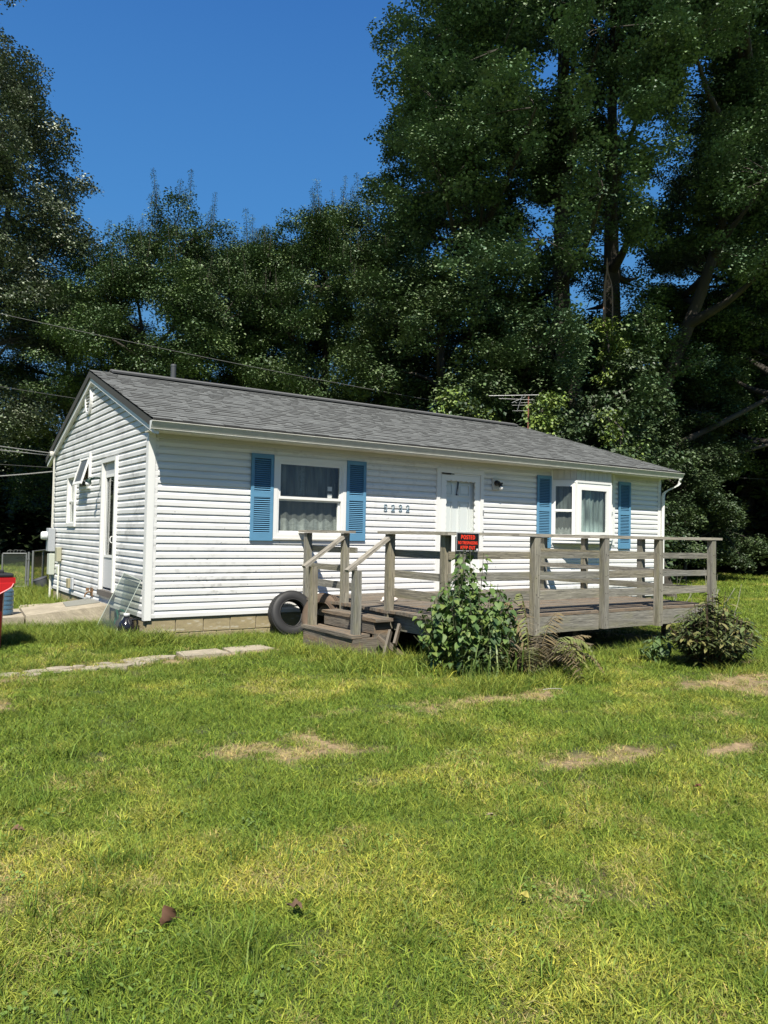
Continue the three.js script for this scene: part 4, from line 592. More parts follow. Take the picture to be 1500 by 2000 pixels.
// tree: trunk with limbs to each lobe of the crown, twigs to each clump, sprays gathered in clumps
function tree(name, label, cat, base, o) {
  const r = rng(o.seed), t = thing(name, label, cat, base, o.group), limbs = [], list = [], cols = [], c = new THREE.Color();
  const add = (p, s) => { if (o.keep && !o.keep(p)) return; list.push(M4(p, (r() - .5) * 1.0, r() * 6.28, (r() - .5) * 1.0, s * (.75 + .5 * r()))); const k = .7 + .6 * r(), m = o.cols[Math.floor(Math.pow(r(), o.pick || 1) * o.cols.length)]; cols.push(c.clone().setRGB(m[0] * k, m[1] * k, m[2] * k)); };
  for (const tr of o.trunks) limbs.push(tube(tr.p.map((q) => V3(...q)), tr.r0, tr.r1, 10, tr.p.length * 5));
  const near = (p) => { let b = null, bd = 1e9; for (const tr of o.trunks) for (let i = 0; i < tr.p.length - 1; i++) for (let k = 0; k <= 6; k++) { const q = V3(...tr.p[i]).lerp(V3(...tr.p[i + 1]), k / 6), d = q.distanceTo(p) + Math.max(0, q.y - p.y + .8) * 1.6; if (d < bd) { bd = d; b = q; } } return b; };
  for (const [lx, ly, lz, rx, ry, rz, dens = 1] of o.lobes) {
    const L0 = V3(lx, ly, lz), st = near(L0), mid = st.clone().lerp(L0, .5).add(V3((r() - .5) * .5, -.25 + r() * .3, (r() - .5) * .5));
    if (st.distanceTo(L0) > .4) limbs.push(tube([st, mid, L0], (o.limb || .10) * (.7 + .6 * r()), .028, 7, 9));
    const n = Math.max(3, Math.round((o.clumps || 9) * dens * Math.pow(rx * ry * rz, .6) / 3));
    for (let i = 0; i < n; i++) {
      const th = r() * 6.2832, cy = 2 * r() - 1, q = Math.pow(r(), .38), sy = Math.sqrt(1 - cy * cy), cp = V3(lx + rx * q * sy * Math.cos(th), ly + ry * q * cy, lz + rz * q * sy * Math.sin(th));
      if (o.twigs !== false && (!o.keep || o.keep(cp))) limbs.push(tube([L0.clone().lerp(cp, .12), L0.clone().lerp(cp, .6).add(V3((r() - .5) * .3, .1 * r(), (r() - .5) * .3)), cp], .026, .007, 4, 4));
      const cr = (o.clumpR || .75) * (.6 + .8 * r()), m = Math.round((o.per || 34) * Math.pow(cr / (o.clumpR || .75), 2));
      for (let k = 0; k < m; k++) { const a = r() * 6.2832, b = Math.acos(2 * r() - 1), w = cr * Math.cbrt(r()); add(V3(cp.x + w * Math.sin(b) * Math.cos(a), cp.y + w * .62 * Math.cos(b), cp.z + w * Math.sin(b) * Math.sin(a)), o.size || 1); }
      if (o.spires && cp.y > ly && cp.y > o.topY && r() < o.spires) for (let q2 = 0; q2 < 3; q2++) { const h = .5 + 1.2 * r() * r() + .3 * r(), lean = V3((r() - .5) * .3, 1, (r() - .5) * .3), b0 = cp.clone().add(V3((r() - .5) * 1.1, .1, (r() - .5) * 1.1)); limbs.push(tube([b0, b0.clone().addScaledVector(lean, h)], .014, .004, 4, 3)); const nk = Math.ceil(h * 10); for (let k = 0; k < nk; k++) { const f = k / nk; add(b0.clone().addScaledVector(lean, f * h).add(V3((r() - .5) * .22 * (1 - f), 0, (r() - .5) * .22 * (1 - f))), (o.size || 1) * (.62 - .22 * f)); } }
    }
  }
  part(t, 'trunk', join(limbs), o.bark || mBark);
  const im = instances(o.geo || sprayMaple, o.mat || mLeaf, list, cols); im.name = 'crown'; im.userData.kind = 'stuff'; t.add(im); total += list.length; return t;
}

// shells of lobes for a rounded crown
function dome(n, cx, cy, cz, rx, ry, rz, lr, seed, lo = -.75) { const r = rng(seed), a = []; for (let i = 0; i < n; i++) { const y = lo + (1 - lo) * ((i + .5) / n), th = i * 2.39996 + r() * .5, s = Math.sqrt(Math.max(0, 1 - y * y)), q = .68 + .22 * r(); a.push([cx + rx * s * q * Math.cos(th), cy + ry * y * q, cz + rz * s * q * Math.sin(th), lr * (.8 + .5 * r()), lr * (.65 + .4 * r()), lr * (.8 + .5 * r())]); } return a; }
const GREEN = [[.058, .102, .036], [.074, .122, .042], [.096, .142, .046], [.050, .092, .038]], MAPLE = [[.056, .108, .052], [.072, .130, .060], [.092, .152, .066], [.112, .168, .070]];
const POP = [[.072, .102, .052], [.088, .116, .060], [.14, .165, .105], [.30, .33, .26]], VINE = [[.11, .165, .03], [.155, .21, .04], [.08, .13, .03]];
tree('poplar_tree', 'tall silvery-leaved tree filling the left edge of the picture', 'tree', [-1.5, 0, -21.7], { seed: 2, geo: sprayPop, cols: POP, pick: 1.5, bark: mBarkPale, clumps: 13, per: 30, clumpR: .8, limb: .13,
  trunks: [{ p: [[0, -.3, 0], [.1, 5, .1], [-.2, 11, 0], [0, 19, 0]], r0: .42, r1: .08 }, { p: [[.1, 3.5, 0], [1.6, 8, .6], [2.4, 13, .8], [2.5, 17, .6]], r0: .22, r1: .05 }, { p: [[0, 4.5, 0], [-2, 9, .4], [-3, 15, .4]], r0: .24, r1: .05 }],
  lobes: [...dome(30, -.4, 13.6, 0, 5.9, 8.0, 5.2, 1.65, 5, -.8), [3.6, 6.4, 1, 1.6, 1.3, 1.6], [2.2, 5.4, 2, 1.5, 1.2, 1.5], [-1, 6.0, 2, 1.8, 1.3, 1.6], [4.9, 9.4, 0, 1.0, 1.3, 1.2], [0, 17, 2, 2, 1.6, 2], [1.5, 13, 3.4, 2, 1.6, 1.4], [-2, 11, 3.4, 2, 1.6, 1.4]] });
tree('bushy_tree', 'dense green tree with upright shoots above the left half of the roof', 'tree', [7.1, 0, -17.9], { seed: 11, geo: spraySmall, cols: GREEN, clumps: 17, per: 30, clumpR: .62, spires: .8, topY: 9.4, size: 1.05,
  trunks: [{ p: [[0, -.3, 0], [.2, 3.5, 0], [-.2, 9, .2], [0, 12.5, 0]], r0: .26, r1: .05 }, { p: [[.1, 2, 0], [1.4, 6, .3], [2, 10, .2]], r0: .16, r1: .04 }, { p: [[0, 2.3, 0], [-1.5, 6, .3], [-2.3, 10, .3]], r0: .16, r1: .04 }],
  lobes: [...dome(34, -.2, 8.4, 0, 5.1, 5.2, 3.8, 1.35, 17, -.85), [-3.4, 4.5, .5, 1.4, 1.2, 1.4], [2.8, 4.4, 1, 1.4, 1.2, 1.4], [0, 4.2, 1.5, 1.5, 1.1, 1.3], [0, 9, 2.5, 1.6, 1.5, 1.2], [1.5, 7, 2.5, 1.6, 1.4, 1.2], [-1.8, 6.8, 2.4, 1.6, 1.4, 1.2]] });
tree('bushy_tree', 'dark green tree with tall spiky shoots over the middle of the roof', 'tree', [11.6, 0, -15.9], { seed: 19, geo: spraySmall, cols: GREEN, clumps: 17, per: 30, clumpR: .6, spires: .8, topY: 9.4, size: 1.05,
  trunks: [{ p: [[0, -.3, 0], [-.2, 4, 0], [.1, 9, .2], [0, 13, 0]], r0: .28, r1: .05 }, { p: [[0, 2.2, 0], [1.3, 6, .3], [1.7, 11, .2]], r0: .16, r1: .04 }, { p: [[0, 2.5, 0], [-1.2, 6, .3], [-1.6, 11, .3]], r0: .16, r1: .04 }],
  lobes: [...dome(32, 0, 8.9, 0, 4.3, 5.7, 3.5, 1.3, 23, -.85), [-2.4, 4.5, .8, 1.4, 1.2, 1.4], [2.4, 4.4, 1, 1.4, 1.2, 1.4], [.3, 4, 1.5, 1.4, 1.1, 1.3], [0, 9.5, 2.4, 1.6, 1.5, 1.2], [1.4, 7.4, 2.3, 1.6, 1.4, 1.2], [-1.4, 7, 2.3, 1.5, 1.4, 1.2]] });
tree('bushy_tree', 'lower tree closing the gap between the two shooting trees', 'tree', [10.4, 0, -21.5], { seed: 27, geo: spraySmall, cols: GREEN, clumps: 15, per: 28, clumpR: .62, spires: .8, topY: 9, size: 1.05,
  trunks: [{ p: [[0, -.3, 0], [.2, 4, 0], [0, 9, .2], [0, 12, 0]], r0: .22, r1: .05 }], lobes: dome(24, 0, 9.0, 0, 3.3, 6.0, 3.2, 1.25, 29, -.8) });
tree('bushy_tree', 'thin dark tree between the silvery tree and the gable', 'tree', [4.2, 0, -24.5], { seed: 67, geo: spraySmall, cols: GREEN, clumps: 13, per: 26, clumpR: .7, size: 1.15,
  trunks: [{ p: [[0, -.3, 0], [.2, 4, 0], [-.3, 8, .2], [0, 11.5, 0]], r0: .24, r1: .05 }, { p: [[.1, 3, 0], [1.3, 6.5, .2], [1.8, 9, .2]], r0: .13, r1: .04 }], lobes: [...dome(22, 0, 8.2, 0, 4.0, 4.6, 3.0, 1.35, 69, -.9), [-2, 3.4, 0, 1.6, 1.3, 1.4], [1.6, 3.2, .4, 1.5, 1.2, 1.3], [-3.4, 6, 0, 1.5, 1.4, 1.4]] });
tree('maple_tree', 'huge dark maple with several trunks towering behind the right half of the house', 'tree', [19.8, 0, -9.0], { seed: 31, geo: sprayMaple, cols: MAPLE, clumps: 12.5, per: 30, clumpR: .85, limb: .17, size: 1.0,
  keep: (p) => { const u = p.x * .643 + p.z * .766, v = -p.x * .766 + p.z * .643, n = fbm(p.y * .5, u * .4 + 9, 2) - .5; if (Math.abs(u - .19) < .6 && v > 2.1 && p.y > 6.2 && p.y < 11.8) return false; if (p.y > 5 && p.y < 21 && v > 1.2) for (const [c0, w0] of [[-1.5, .55], [.35, .5], [2.6, .35]]) if (Math.abs(u - c0 - n * 1.2) < w0 * (.6 + .8 * vnoise(p.y * .7, c0)) && hash2(Math.floor(p.x * 50), Math.floor(p.y * 50)) < .88) return false; return fbm(u * .38 + v * .12 + 3, p.y * .38 + v * .1, 3) > .24 + .10 * sstep(u, -1, 4) * sstep(p.y, 4, 9); },
  trunks: [{ p: [[0, -.4, 0], [-.3, 4, -.3], [-.9, 9, -1.0], [-1.0, 16, -1.15], [-1, 24, -1.2]], r0: .62, r1: .10 }, { p: [[.2, 1.5, .2], [.3, 7, .3], [.25, 14, .25], [.3, 23, .2]], r0: .55, r1: .09 }, { p: [[.4, 2.8, .4], [1.5, 7, 1.6], [2.6, 12, 3.0], [3.4, 18, 4]], r0: .42, r1: .07 }, { p: [[-.3, 3, -.2], [-2.2, 7.4, -2], [-3.6, 12, -3], [-4.4, 17, -4]], r0: .38, r1: .06 }, { p: [[.8, 4.2, .6], [3.6, 6.2, 3.4], [6.6, 8.4, 5.6]], r0: .15, r1: .04 }, { p: [[.5, 3.4, .5], [3, 4.6, 3.2], [5.8, 5.6, 5.4]], r0: .11, r1: .04 }, { p: [[0, 2.0, .2], [-2.6, 5.8, -1], [-5, 8, -2.2]], r0: .26, r1: .05 }],
  lobes: [...dome(50, 0, 15.5, 0, 9.6, 10.6, 7.6, 1.95, 37, -.62), ...dome(18, 0, 17.5, 2.8, 6.5, 7.5, 3.2, 1.8, 43, -.7), ...[-5, -3, -1, 1, 3, 5, 7, 9].flatMap((u) => [6.4, 9.2, 12.4, 16].map((y, k) => { const v = -2.6 - .8 * ((k + u) & 1), uu = u + .8 * Math.sin(u * 3 + k * 2); return [.643 * uu - .766 * v, y + .7 * Math.sin(u + k), .766 * uu + .643 * v, 1.8, 1.5, 1.8, u > 4 && k < 2 ? .6 : .95]; })), ...[-2.6, -.6, 1.4, 3.2, 4.8].flatMap((u) => [7.2, 9.6, 12].map((y) => [.643 * u + .766 * 4.2, y + .5 * Math.sin(u * 2 + y), .766 * u - .643 * 4.2, 1.7, 1.5, 1.7, .9])), [-7.4, 9.4, 1.5, 2.0, 1.7, 2], [-8.2, 12.4, .6, 1.7, 1.8, 1.9], [-5.4, 7.6, 2.4, 1.9, 1.4, 1.8], [-7.9, 15.5, 0, 1.7, 1.8, 1.8], [8.2, 9.6, .6, 1.5, 1.1, 1.5, .5], [6.6, 6.4, 1, 1.4, .9, 1.4, .5], [9.4, 7.2, 0, 1.5, .9, 1.4, .5], [4.2, 5.4, 1.5, 1.3, .9, 1.2, .6], [-3, 6, 2.6, 1.6, 1.2, 1.5], [-.4, 9.5, 2.2, 1.6, 1.8, 1.0], [1.6, 8.2, 2.0, 1.2, 1.4, .9, .7], [-1.6, 12.5, 2.6, 1.7, 1.6, 1.2], [3.4, 12, 2.4, 1.8, 1.5, 1.3], [.3, 6.4, 1.6, 1.0, 1.2, .8], [-5.6, 14.6, -5.6, 1.9, 1.9, 1.9], [-5.9, 11.2, -5.4, 1.8, 1.7, 1.8], [-4.6, 8.2, -4.6, 1.8, 1.5, 1.8], [-5.2, 17.5, -5.2, 1.7, 1.9, 1.7], [-3.6, 6.6, -3.2, 1.8, 1.4, 1.6], [-1, 12, -1, 2.2, 2.6, 2], [-1, 17, -1.5, 2.2, 2.6, 2], [1, 20, 1, 2.4, 2.4, 2], [0, 8, -1, 1.8, 1.8, 1.6], [3.6, 17, 4, 2, 2.2, 2], [5.4, 13, 6, 2, 2, 2], [6, 18, 7, 2, 2.2, 2], [5.6, 8.6, 1.2, 1.5, 1.1, 1.2, .6], [7.6, 5.0, .8, 1.6, .9, 1.3, .5]] });
tree('leafy_tree', 'medium green tree leaning out from under the big maple to the roof', 'tree', [12.9, 0, -9.9], { seed: 47, geo: sprayMaple, cols: [[.046, .082, .030], [.060, .100, .034], [.076, .114, .038]], clumps: 14, per: 28, clumpR: .7, size: .95,
  trunks: [{ p: [[0, -.3, 0], [.2, 3, 0], [-.2, 6.5, .2], [0, 10, 0]], r0: .24, r1: .05 }, { p: [[.1, 2, 0], [1.6, 5, .3], [2.4, 8.6, .2]], r0: .14, r1: .04 }], lobes: [...dome(24, .3, 6.9, 0, 3.6, 4.3, 3.0, 1.2, 53, -.85), [2.6, 4.6, 1, 1.4, 1.2, 1.3], [3.6, 6.6, .6, 1.4, 1.3, 1.3]] });
tree('right_maple', 'green tree at the right edge in front of the dark pines', 'tree', [30.5, 0, -9.5], { seed: 59, geo: sprayMaple, cols: MAPLE, clumps: 12, per: 28, clumpR: .8, size: 1.05,
  trunks: [{ p: [[0, -.3, 0], [.3, 6, 0], [0, 12, .3], [.3, 20, 0]], r0: .4, r1: .07 }], lobes: [...dome(20, .5, 16.5, 0, 4.6, 6.4, 4.4, 1.7, 61, -.8), [-2, 9.2, 1.5, 1.6, 1.1, 1.5, .7], [1, 8.4, 2, 1.8, 1.2, 1.6, .8], [3, 9.6, 1, 2, 1.4, 1.6]] });
// pines at the right: whorls of boughs with needle tufts
{
  const r0 = rng(71), pos = [], col = [], uv = []; for (let i = 0; i < 40; i++) { const a = r0() * 6.28, up = r0() * .9 - .15, d = V3(Math.cos(a), up, Math.sin(a)).normalize(), s = d.clone().cross(V3(r0() - .5, 1, r0() - .5)).normalize(), l = .14 + .12 * r0(), k = .7 + .6 * r0(), b = V3((r0() - .5) * .2, 0, (r0() - .5) * .2), t = b.clone().addScaledVector(d, l); for (const p of [b.clone().addScaledVector(s, .008), b.clone().addScaledVector(s, -.008), t]) { pos.push(p.x, p.y, p.z); uv.push(0, 0); col.push(k, k, k); } }
  const g = new THREE.BufferGeometry(); g.setAttribute('position', new THREE.Float32BufferAttribute(pos, 3)); g.setAttribute('uv', new THREE.Float32BufferAttribute(uv, 2)); g.setAttribute('color', new THREE.Float32BufferAttribute(col, 3)); g.computeVertexNormals();
  const pine = (label, base, H, rad, seed) => {
    const r = rng(seed), t = thing('pine_tree', label, 'tree', base, null), limbs = [tube([V3(0, -.3, 0), V3(.1, H * .5, 0), V3(0, H, 0)], .22, .03, 8, 10)], list = [], cols = [];
    for (let y = .9; y < H; y += .42) { const n = 5, len = rad * Math.pow(1 - y / H, .65) * (.8 + .3 * r()) + .3; for (let k = 0; k < n; k++) { const a = k / n * 6.28 + r() * 1.2, l = len * (.7 + .5 * r()), e = V3(Math.cos(a) * l, y - .10 * l + .25 * r(), Math.sin(a) * l), s = V3(0, y, 0), m = s.clone().lerp(e, .55).add(V3(0, .12 * l, 0)); limbs.push(tube([s, m, e], .035, .008, 4, 5)); const c = new THREE.CatmullRomCurve3([s, m, e]); for (let f = .25; f < 1.02; f += .26 / l) { const p = c.getPoint(Math.min(1, f)); for (let q = 0; q < 4; q++) { list.push(M4(p.clone().add(V3((r() - .5) * .7 * f, (r() - .5) * .22, (r() - .5) * .7 * f)), (r() - .5) * .8, r() * 6.28, (r() - .5) * .8, 1.1 + .8 * r())); const k2 = .6 + .7 * r(); cols.push(new THREE.Color().setRGB(.038 * k2, .060 * k2, .022 * k2)); } } } }
    part(t, 'trunk', join(limbs), mBark); const im = instances(g, mLeafMatt, list, cols); im.name = 'needles'; im.userData.kind = 'stuff'; t.add(im); total += list.length;
  };
  pine('layered pine with drooping boughs at the right edge of the lawn', [33.8, 0, -11.2], 12, 3.6, 73); pine('layered pine standing in the gap right of the house', [27.6, 0, -14.8], 11, 3.4, 79); pine('shorter pine just right of the house corner trees', [30.6, 0, -13.2], 9, 3.2, 83);
}
// shrubs behind the house and at its right end
const SHRUB = [[.028, .054, .021], [.036, .064, .023], [.046, .074, .026]];
const shrub = (label, base, lobes, seed, o = {}) => tree(o.name || 'shrub', label, o.cat || 'shrub', base, { seed, geo: o.geo || sprayBig, cols: o.cols || SHRUB, clumps: o.clumps || 22, per: o.per || 24, clumpR: o.clumpR || .5, size: o.size || .85, twigs: true, limb: .04, trunks: [{ p: [[0, -.2, 0], [.05, 1, 0], [0, lobes[0][1], 0]], r0: .07, r1: .02 }], lobes });
shrub('dark leafy shrub rising behind the right end of the roof', [14.6, 0, -6.6], [[0, 4.2, 0, 1.9, 1.4, 1.4], [-1.2, 2.6, 0, 1.6, 1.4, 1.3], [1.3, 2.6, .2, 1.6, 1.5, 1.3], [.6, 5.2, 0, 1.2, .9, 1.1]], 91);
shrub('tall glossy shrub below the antenna tower', [17.2, 0, -6.0], [[0, 5.6, 0, 1.7, 1.4, 1.4], [-.8, 4, .4, 1.6, 1.4, 1.3], [1.2, 3.6, .3, 1.6, 1.5, 1.3], [0, 2, .5, 1.6, 1.4, 1.3], [.4, 6.8, 0, 1.0, .8, .9]], 97);
shrub('shrub with drooping leaves beside the downspout', [13.6, 0, -3.4], [[0, 2.2, 0, .9, 1.0, .8], [.7, 1.2, .3, .9, .9, .8], [.2, 3.1, -.2, .8, .6, .7], [1.0, 3.4, -.8, .8, .6, .7]], 101);
shrub('dark wide shrub between the house and the pines', [21.4, 0, -6.4], [[0, 3.4, 0, 2.2, 1.8, 1.6], [-1.8, 2, .2, 1.7, 1.5, 1.4], [2.2, 2, 0, 2.0, 1.6, 1.5], [1.4, 5, -.5, 1.8, 1.3, 1.4], [2.6, 6.6, -1.2, 1.8, 1.4, 1.4], [-.6, 6.2, -1, 1.6, 1.4, 1.3]], 103, { geo: sprayMaple, cols: [[.034, .060, .024], [.044, .074, .028], [.056, .086, .030]], size: .85, per: 30 });
shrub('dark shrub at the foot of the pines', [25.4, 0, -10.2], [[0, 2.6, 0, 2.0, 1.7, 1.6], [-2, 1.6, .2, 1.8, 1.4, 1.4], [2.4, 1.8, 0, 2.0, 1.5, 1.5], [.2, 4.6, -.4, 1.8, 1.3, 1.4], [1.2, 6.8, -1, 2, 1.6, 1.6], [-1.4, 7.2, -1.4, 1.8, 1.5, 1.5]], 107, { geo: sprayMaple, cols: [[.034, .060, .024], [.044, .074, .028], [.056, .086, .030]], size: .85, per: 30 });
shrub('yellow-green vine mound behind the roof left of the antenna', [10.85, 0, -6.5], [[0, 5.15, 0, .65, .5, .5], [-.6, 4.6, 0, .6, .5, .5], [.4, 4.4, .1, .7, .7, .5], [0, 3.4, 0, .9, .9, .6]], 109, { cols: VINE.concat(SHRUB), name: 'vine', cat: 'vine' });
shrub('bright vine spilling over the roof end beside the antenna pole', [11.72, 0, -4.25], [[0, 4.45, 0, .26, .3, .22], [.05, 4.95, 0, .10, .26, .10], [.3, 5.2, .1, .22, .07, .12], [.1, 3.4, 0, .4, .8, .35]], 113, { cols: VINE, name: 'vine', cat: 'vine', clumps: 46, clumpR: .3, per: 12, size: .6 });
shrub('bright vine climbing the antenna tower', [17.3, 0, -6.6], [[-.1, 8.5, 0, .25, .45, .25], [0, 7.6, .1, .3, .3, .3], [.3, 8.0, 0, .3, .25, .3], [.1, 6.9, .2, .8, .5, .6]], 127, { cols: VINE, name: 'vine', cat: 'vine', clumps: 36, clumpR: .34, per: 13, size: .65 });
shrub('light green vine trailing down to the right corner of the roof', [15.5, 0, -4.6], [[0, 4.5, 0, .35, .4, .3], [.45, 4.1, .2, .4, .3, .3], [-.15, 5.2, -.3, .3, .45, .3], [.2, 3.0, .2, .6, .9, .5]], 131, { cols: VINE.concat(SHRUB), name: 'vine', cat: 'vine', clumps: 40, clumpR: .34, per: 13, size: .65 });
// leaning trunk and dead twigs beyond the deck
{ const t = thing('leaning_tree', 'grey leaning trunk seen past the right house corner', 'tree', [14, 0, -2]); part(t, 'trunk', tube([V3(14.3, -.2, -1.9), V3(14.1, 1.2, -2.3), V3(13.6, 3.2, -3.0)], .16, .11, 9, 14).translate(-14, 0, 2), mBark); }
{ const t = thing('dead_branch', 'pale dead twigs sticking up behind the far end of the deck', 'branch', [10.3, 0, 1.6]), r = rng(137); for (let i = 0; i < 12; i++) { const a = V3((r() - .5) * 1.6, .0, (r() - .5) * .9), b = a.clone().add(V3((r() - .3) * .9, .5 + r() * .5, (r() - .5) * .4)); part(t, 'twig', join([tube([a, a.clone().lerp(b, .5).add(V3(.05, .03, 0)), b], .006, .003, 5, 8), tube([a.clone().lerp(b, .6), a.clone().lerp(b, .9).add(V3(.16 * (r() - .3), .08, .05))], .004, .002, 4, 4)]), mat(.30, .28, .23, .9)); } }
// far wood that reads as one dark mass behind everything
{
  const r = rng(141), list = [], cols = [], g = spray(26, .75, .36, .26, 33, .8); 
  for (let i = 0; i < 11000; i++) { const az = (r() * 84 - 8) * Math.PI / 180, d = 44 + r() * 12 - 8 * sstep(az, .9, 1.1), h = Math.pow(r(), 1.15) * (6.0 + 2.0 * vnoise(az * 14, 3) + 4.5 * sstep(az, .80, .95)); list.push(M4(V3(CAM.x + d * Math.sin(az), h, CAM.z - d * Math.cos(az)), r() - .5, r() * 6.28, r() - .5, .8 + .7 * r())); const k = .6 + .7 * r(); cols.push(new THREE.Color().setRGB(.026 * k, .042 * k, .013 * k)); }
  const im = instances(g, mLeaf, list, cols); im.name = 'far_wood'; scene.add(im); tag(im, 'dark wood closing the view behind the yard', 'woods', null, 'stuff'); total += list.length;
}
// ---------------------------------------------------------------- small plants near the deck
function leafGeo(l, w, fold, bend, heart) {   // one leaf lying along +z with a folded midrib
  const n = 5, pos = [], idx = []; for (let i = 0; i <= n; i++) { const t = i / n, hw = w / 2 * (heart ? Math.pow(Math.sin(Math.PI * Math.pow(t, .62) * .98 + .03), .8) : Math.sin(Math.PI * (t * .94 + .03))), y = -bend * t * t; pos.push(-hw, y + fold * hw, t * l - (heart && i === 0 ? 0 : 0), 0, y, t * l, hw, y + fold * hw, t * l); }
  for (let i = 0; i < n; i++) { const a = i * 3; idx.push(a, a + 3, a + 1, a + 1, a + 3, a + 4, a + 1, a + 4, a + 2, a + 2, a + 4, a + 5); }
  const g = new THREE.BufferGeometry(); g.setAttribute('position', new THREE.Float32BufferAttribute(pos, 3)); g.setAttribute('uv', new THREE.Float32BufferAttribute(new Float32Array(pos.length / 3 * 2), 2)); g.setIndex(idx); g.computeVertexNormals(); return g;
}
const leafMat = (r, g, b, tr = .4, rough = .62) => new THREE.MeshPhysicalMaterial({ color: rgb(r, g, b), roughness: rough, transmission: tr, thickness: 0, side: THREE.DoubleSide });
const bladeA = leafMat(.12, .19, .035, .4, .45), bladeB = leafMat(.20, .26, .06, .4, .45);
function bush(name, label, base, o) {
  const t = thing(name, label, 'bush', base), r = rng(o.seed), geos = o.geos, stems = [], L = [];
  for (let i = 0; i < o.stems; i++) { const a = r() * 6.2832, q = Math.sqrt(r()), h = o.h * (1 - (o.cone || .55) * Math.pow(q, 1.4)) * (.75 + .4 * r()), x = Math.cos(a) * q * o.rx, z = Math.sin(a) * q * o.rz, s = V3(x * .35, 0, z * .35), e = V3(x + (r() - .5) * .12, h, z + (r() - .5) * .12), m = s.clone().lerp(e, .5).add(V3(x * .12, .06, z * .12)), c = new THREE.CatmullRomCurve3([s, m, e]); stems.push(tube([s, m, e], .007, .003, 5, 8));
    for (let y = o.from * (.5 + r()); y < 1.01; y += o.gap / h) { const p = c.getPoint(Math.min(1, y)); for (let k = 0; k < 2; k++) L.push([p, r() * 6.2832, y]); } }
  L.sort((a, b) => (b[0].z * .83 - b[0].x * .5) - (a[0].z * .83 - a[0].x * .5)); part(t, 'stem', join(stems), o.stemMat); const rest = o.mats.map(() => []);
  L.forEach(([p, a, y], i) => { const m = Math.floor(Math.pow(r(), o.pick || 1) * o.mats.length), s = (.65 + .6 * r()) * (y > .95 ? .7 : 1), M = new THREE.Matrix4().compose(p.clone().add(V3(Math.sin(a) * .02, 0, Math.cos(a) * .02)), _q.setFromEuler(_e.set((o.tilt || .5) * (.2 + 1.3 * r()), a, (r() - .5) * .7, 'YXZ')), _s.set(s, s, s)), g = geos[i % geos.length];
    if (i < 290) { const q = part(t, 'leaf', g, o.mats[m]); q.applyMatrix4(M); } else rest[m].push(clean(g.clone()).applyMatrix4(M)); });
  rest.forEach((gs, m) => { if (gs.length) tag(part(t, 'inner_leaves', mergeGeometries(gs), o.mats[m]), null, null, null, 'stuff'); }); return t;
}
bush('leafy_bush', 'bright green broad-leaved bush growing before the deck corner under the sign', [2.34, 0, 3.92], { seed: 151, stems: 92, h: 1.40, cone: .66, rx: .66, rz: .44, from: .16, gap: .052, tilt: .55, stemMat: mat(.06, .07, .03, .8), geos: [leafGeo(.075, .06, .25, .02, true), leafGeo(.092, .074, .2, .03, true), leafGeo(.055, .042, .3, .01, true)], mats: [leafMat(.075, .155, .024), leafMat(.12, .21, .032), leafMat(.05, .11, .02), leafMat(.17, .24, .04)], pick: 1.3 });
bush('leafy_bush', 'spreading bush with narrow olive-green leaves before the right end of the deck', [5.30, 0, 4.92], { seed: 157, stems: 190, h: .84, rx: .58, rz: .46, from: .25, gap: .05, tilt: .12, stemMat: mat(.07, .045, .03, .8), geos: [leafGeo(.10, .034, .2, .03), leafGeo(.12, .04, .15, .04), leafGeo(.08, .03, .3, .01)], mats: [leafMat(.050, .072, .018, .2, .38), leafMat(.085, .10, .026, .25, .38), leafMat(.13, .175, .045, .3), leafMat(.06, .075, .02, .2), leafMat(.22, .205, .06, .3)], pick: 1.25 });
bush('small_plant', 'low light green plant left of the olive bush at the deck foot', [5.0, 0, 4.35], { seed: 163, stems: 16, h: .32, rx: .28, rz: .2, from: .1, gap: .05, tilt: .4, stemMat: mat(.06, .09, .03, .8), geos: [leafGeo(.09, .04, .2, .03), leafGeo(.11, .045, .2, .03)], mats: [leafMat(.07, .14, .03), leafMat(.12, .20, .05)] });
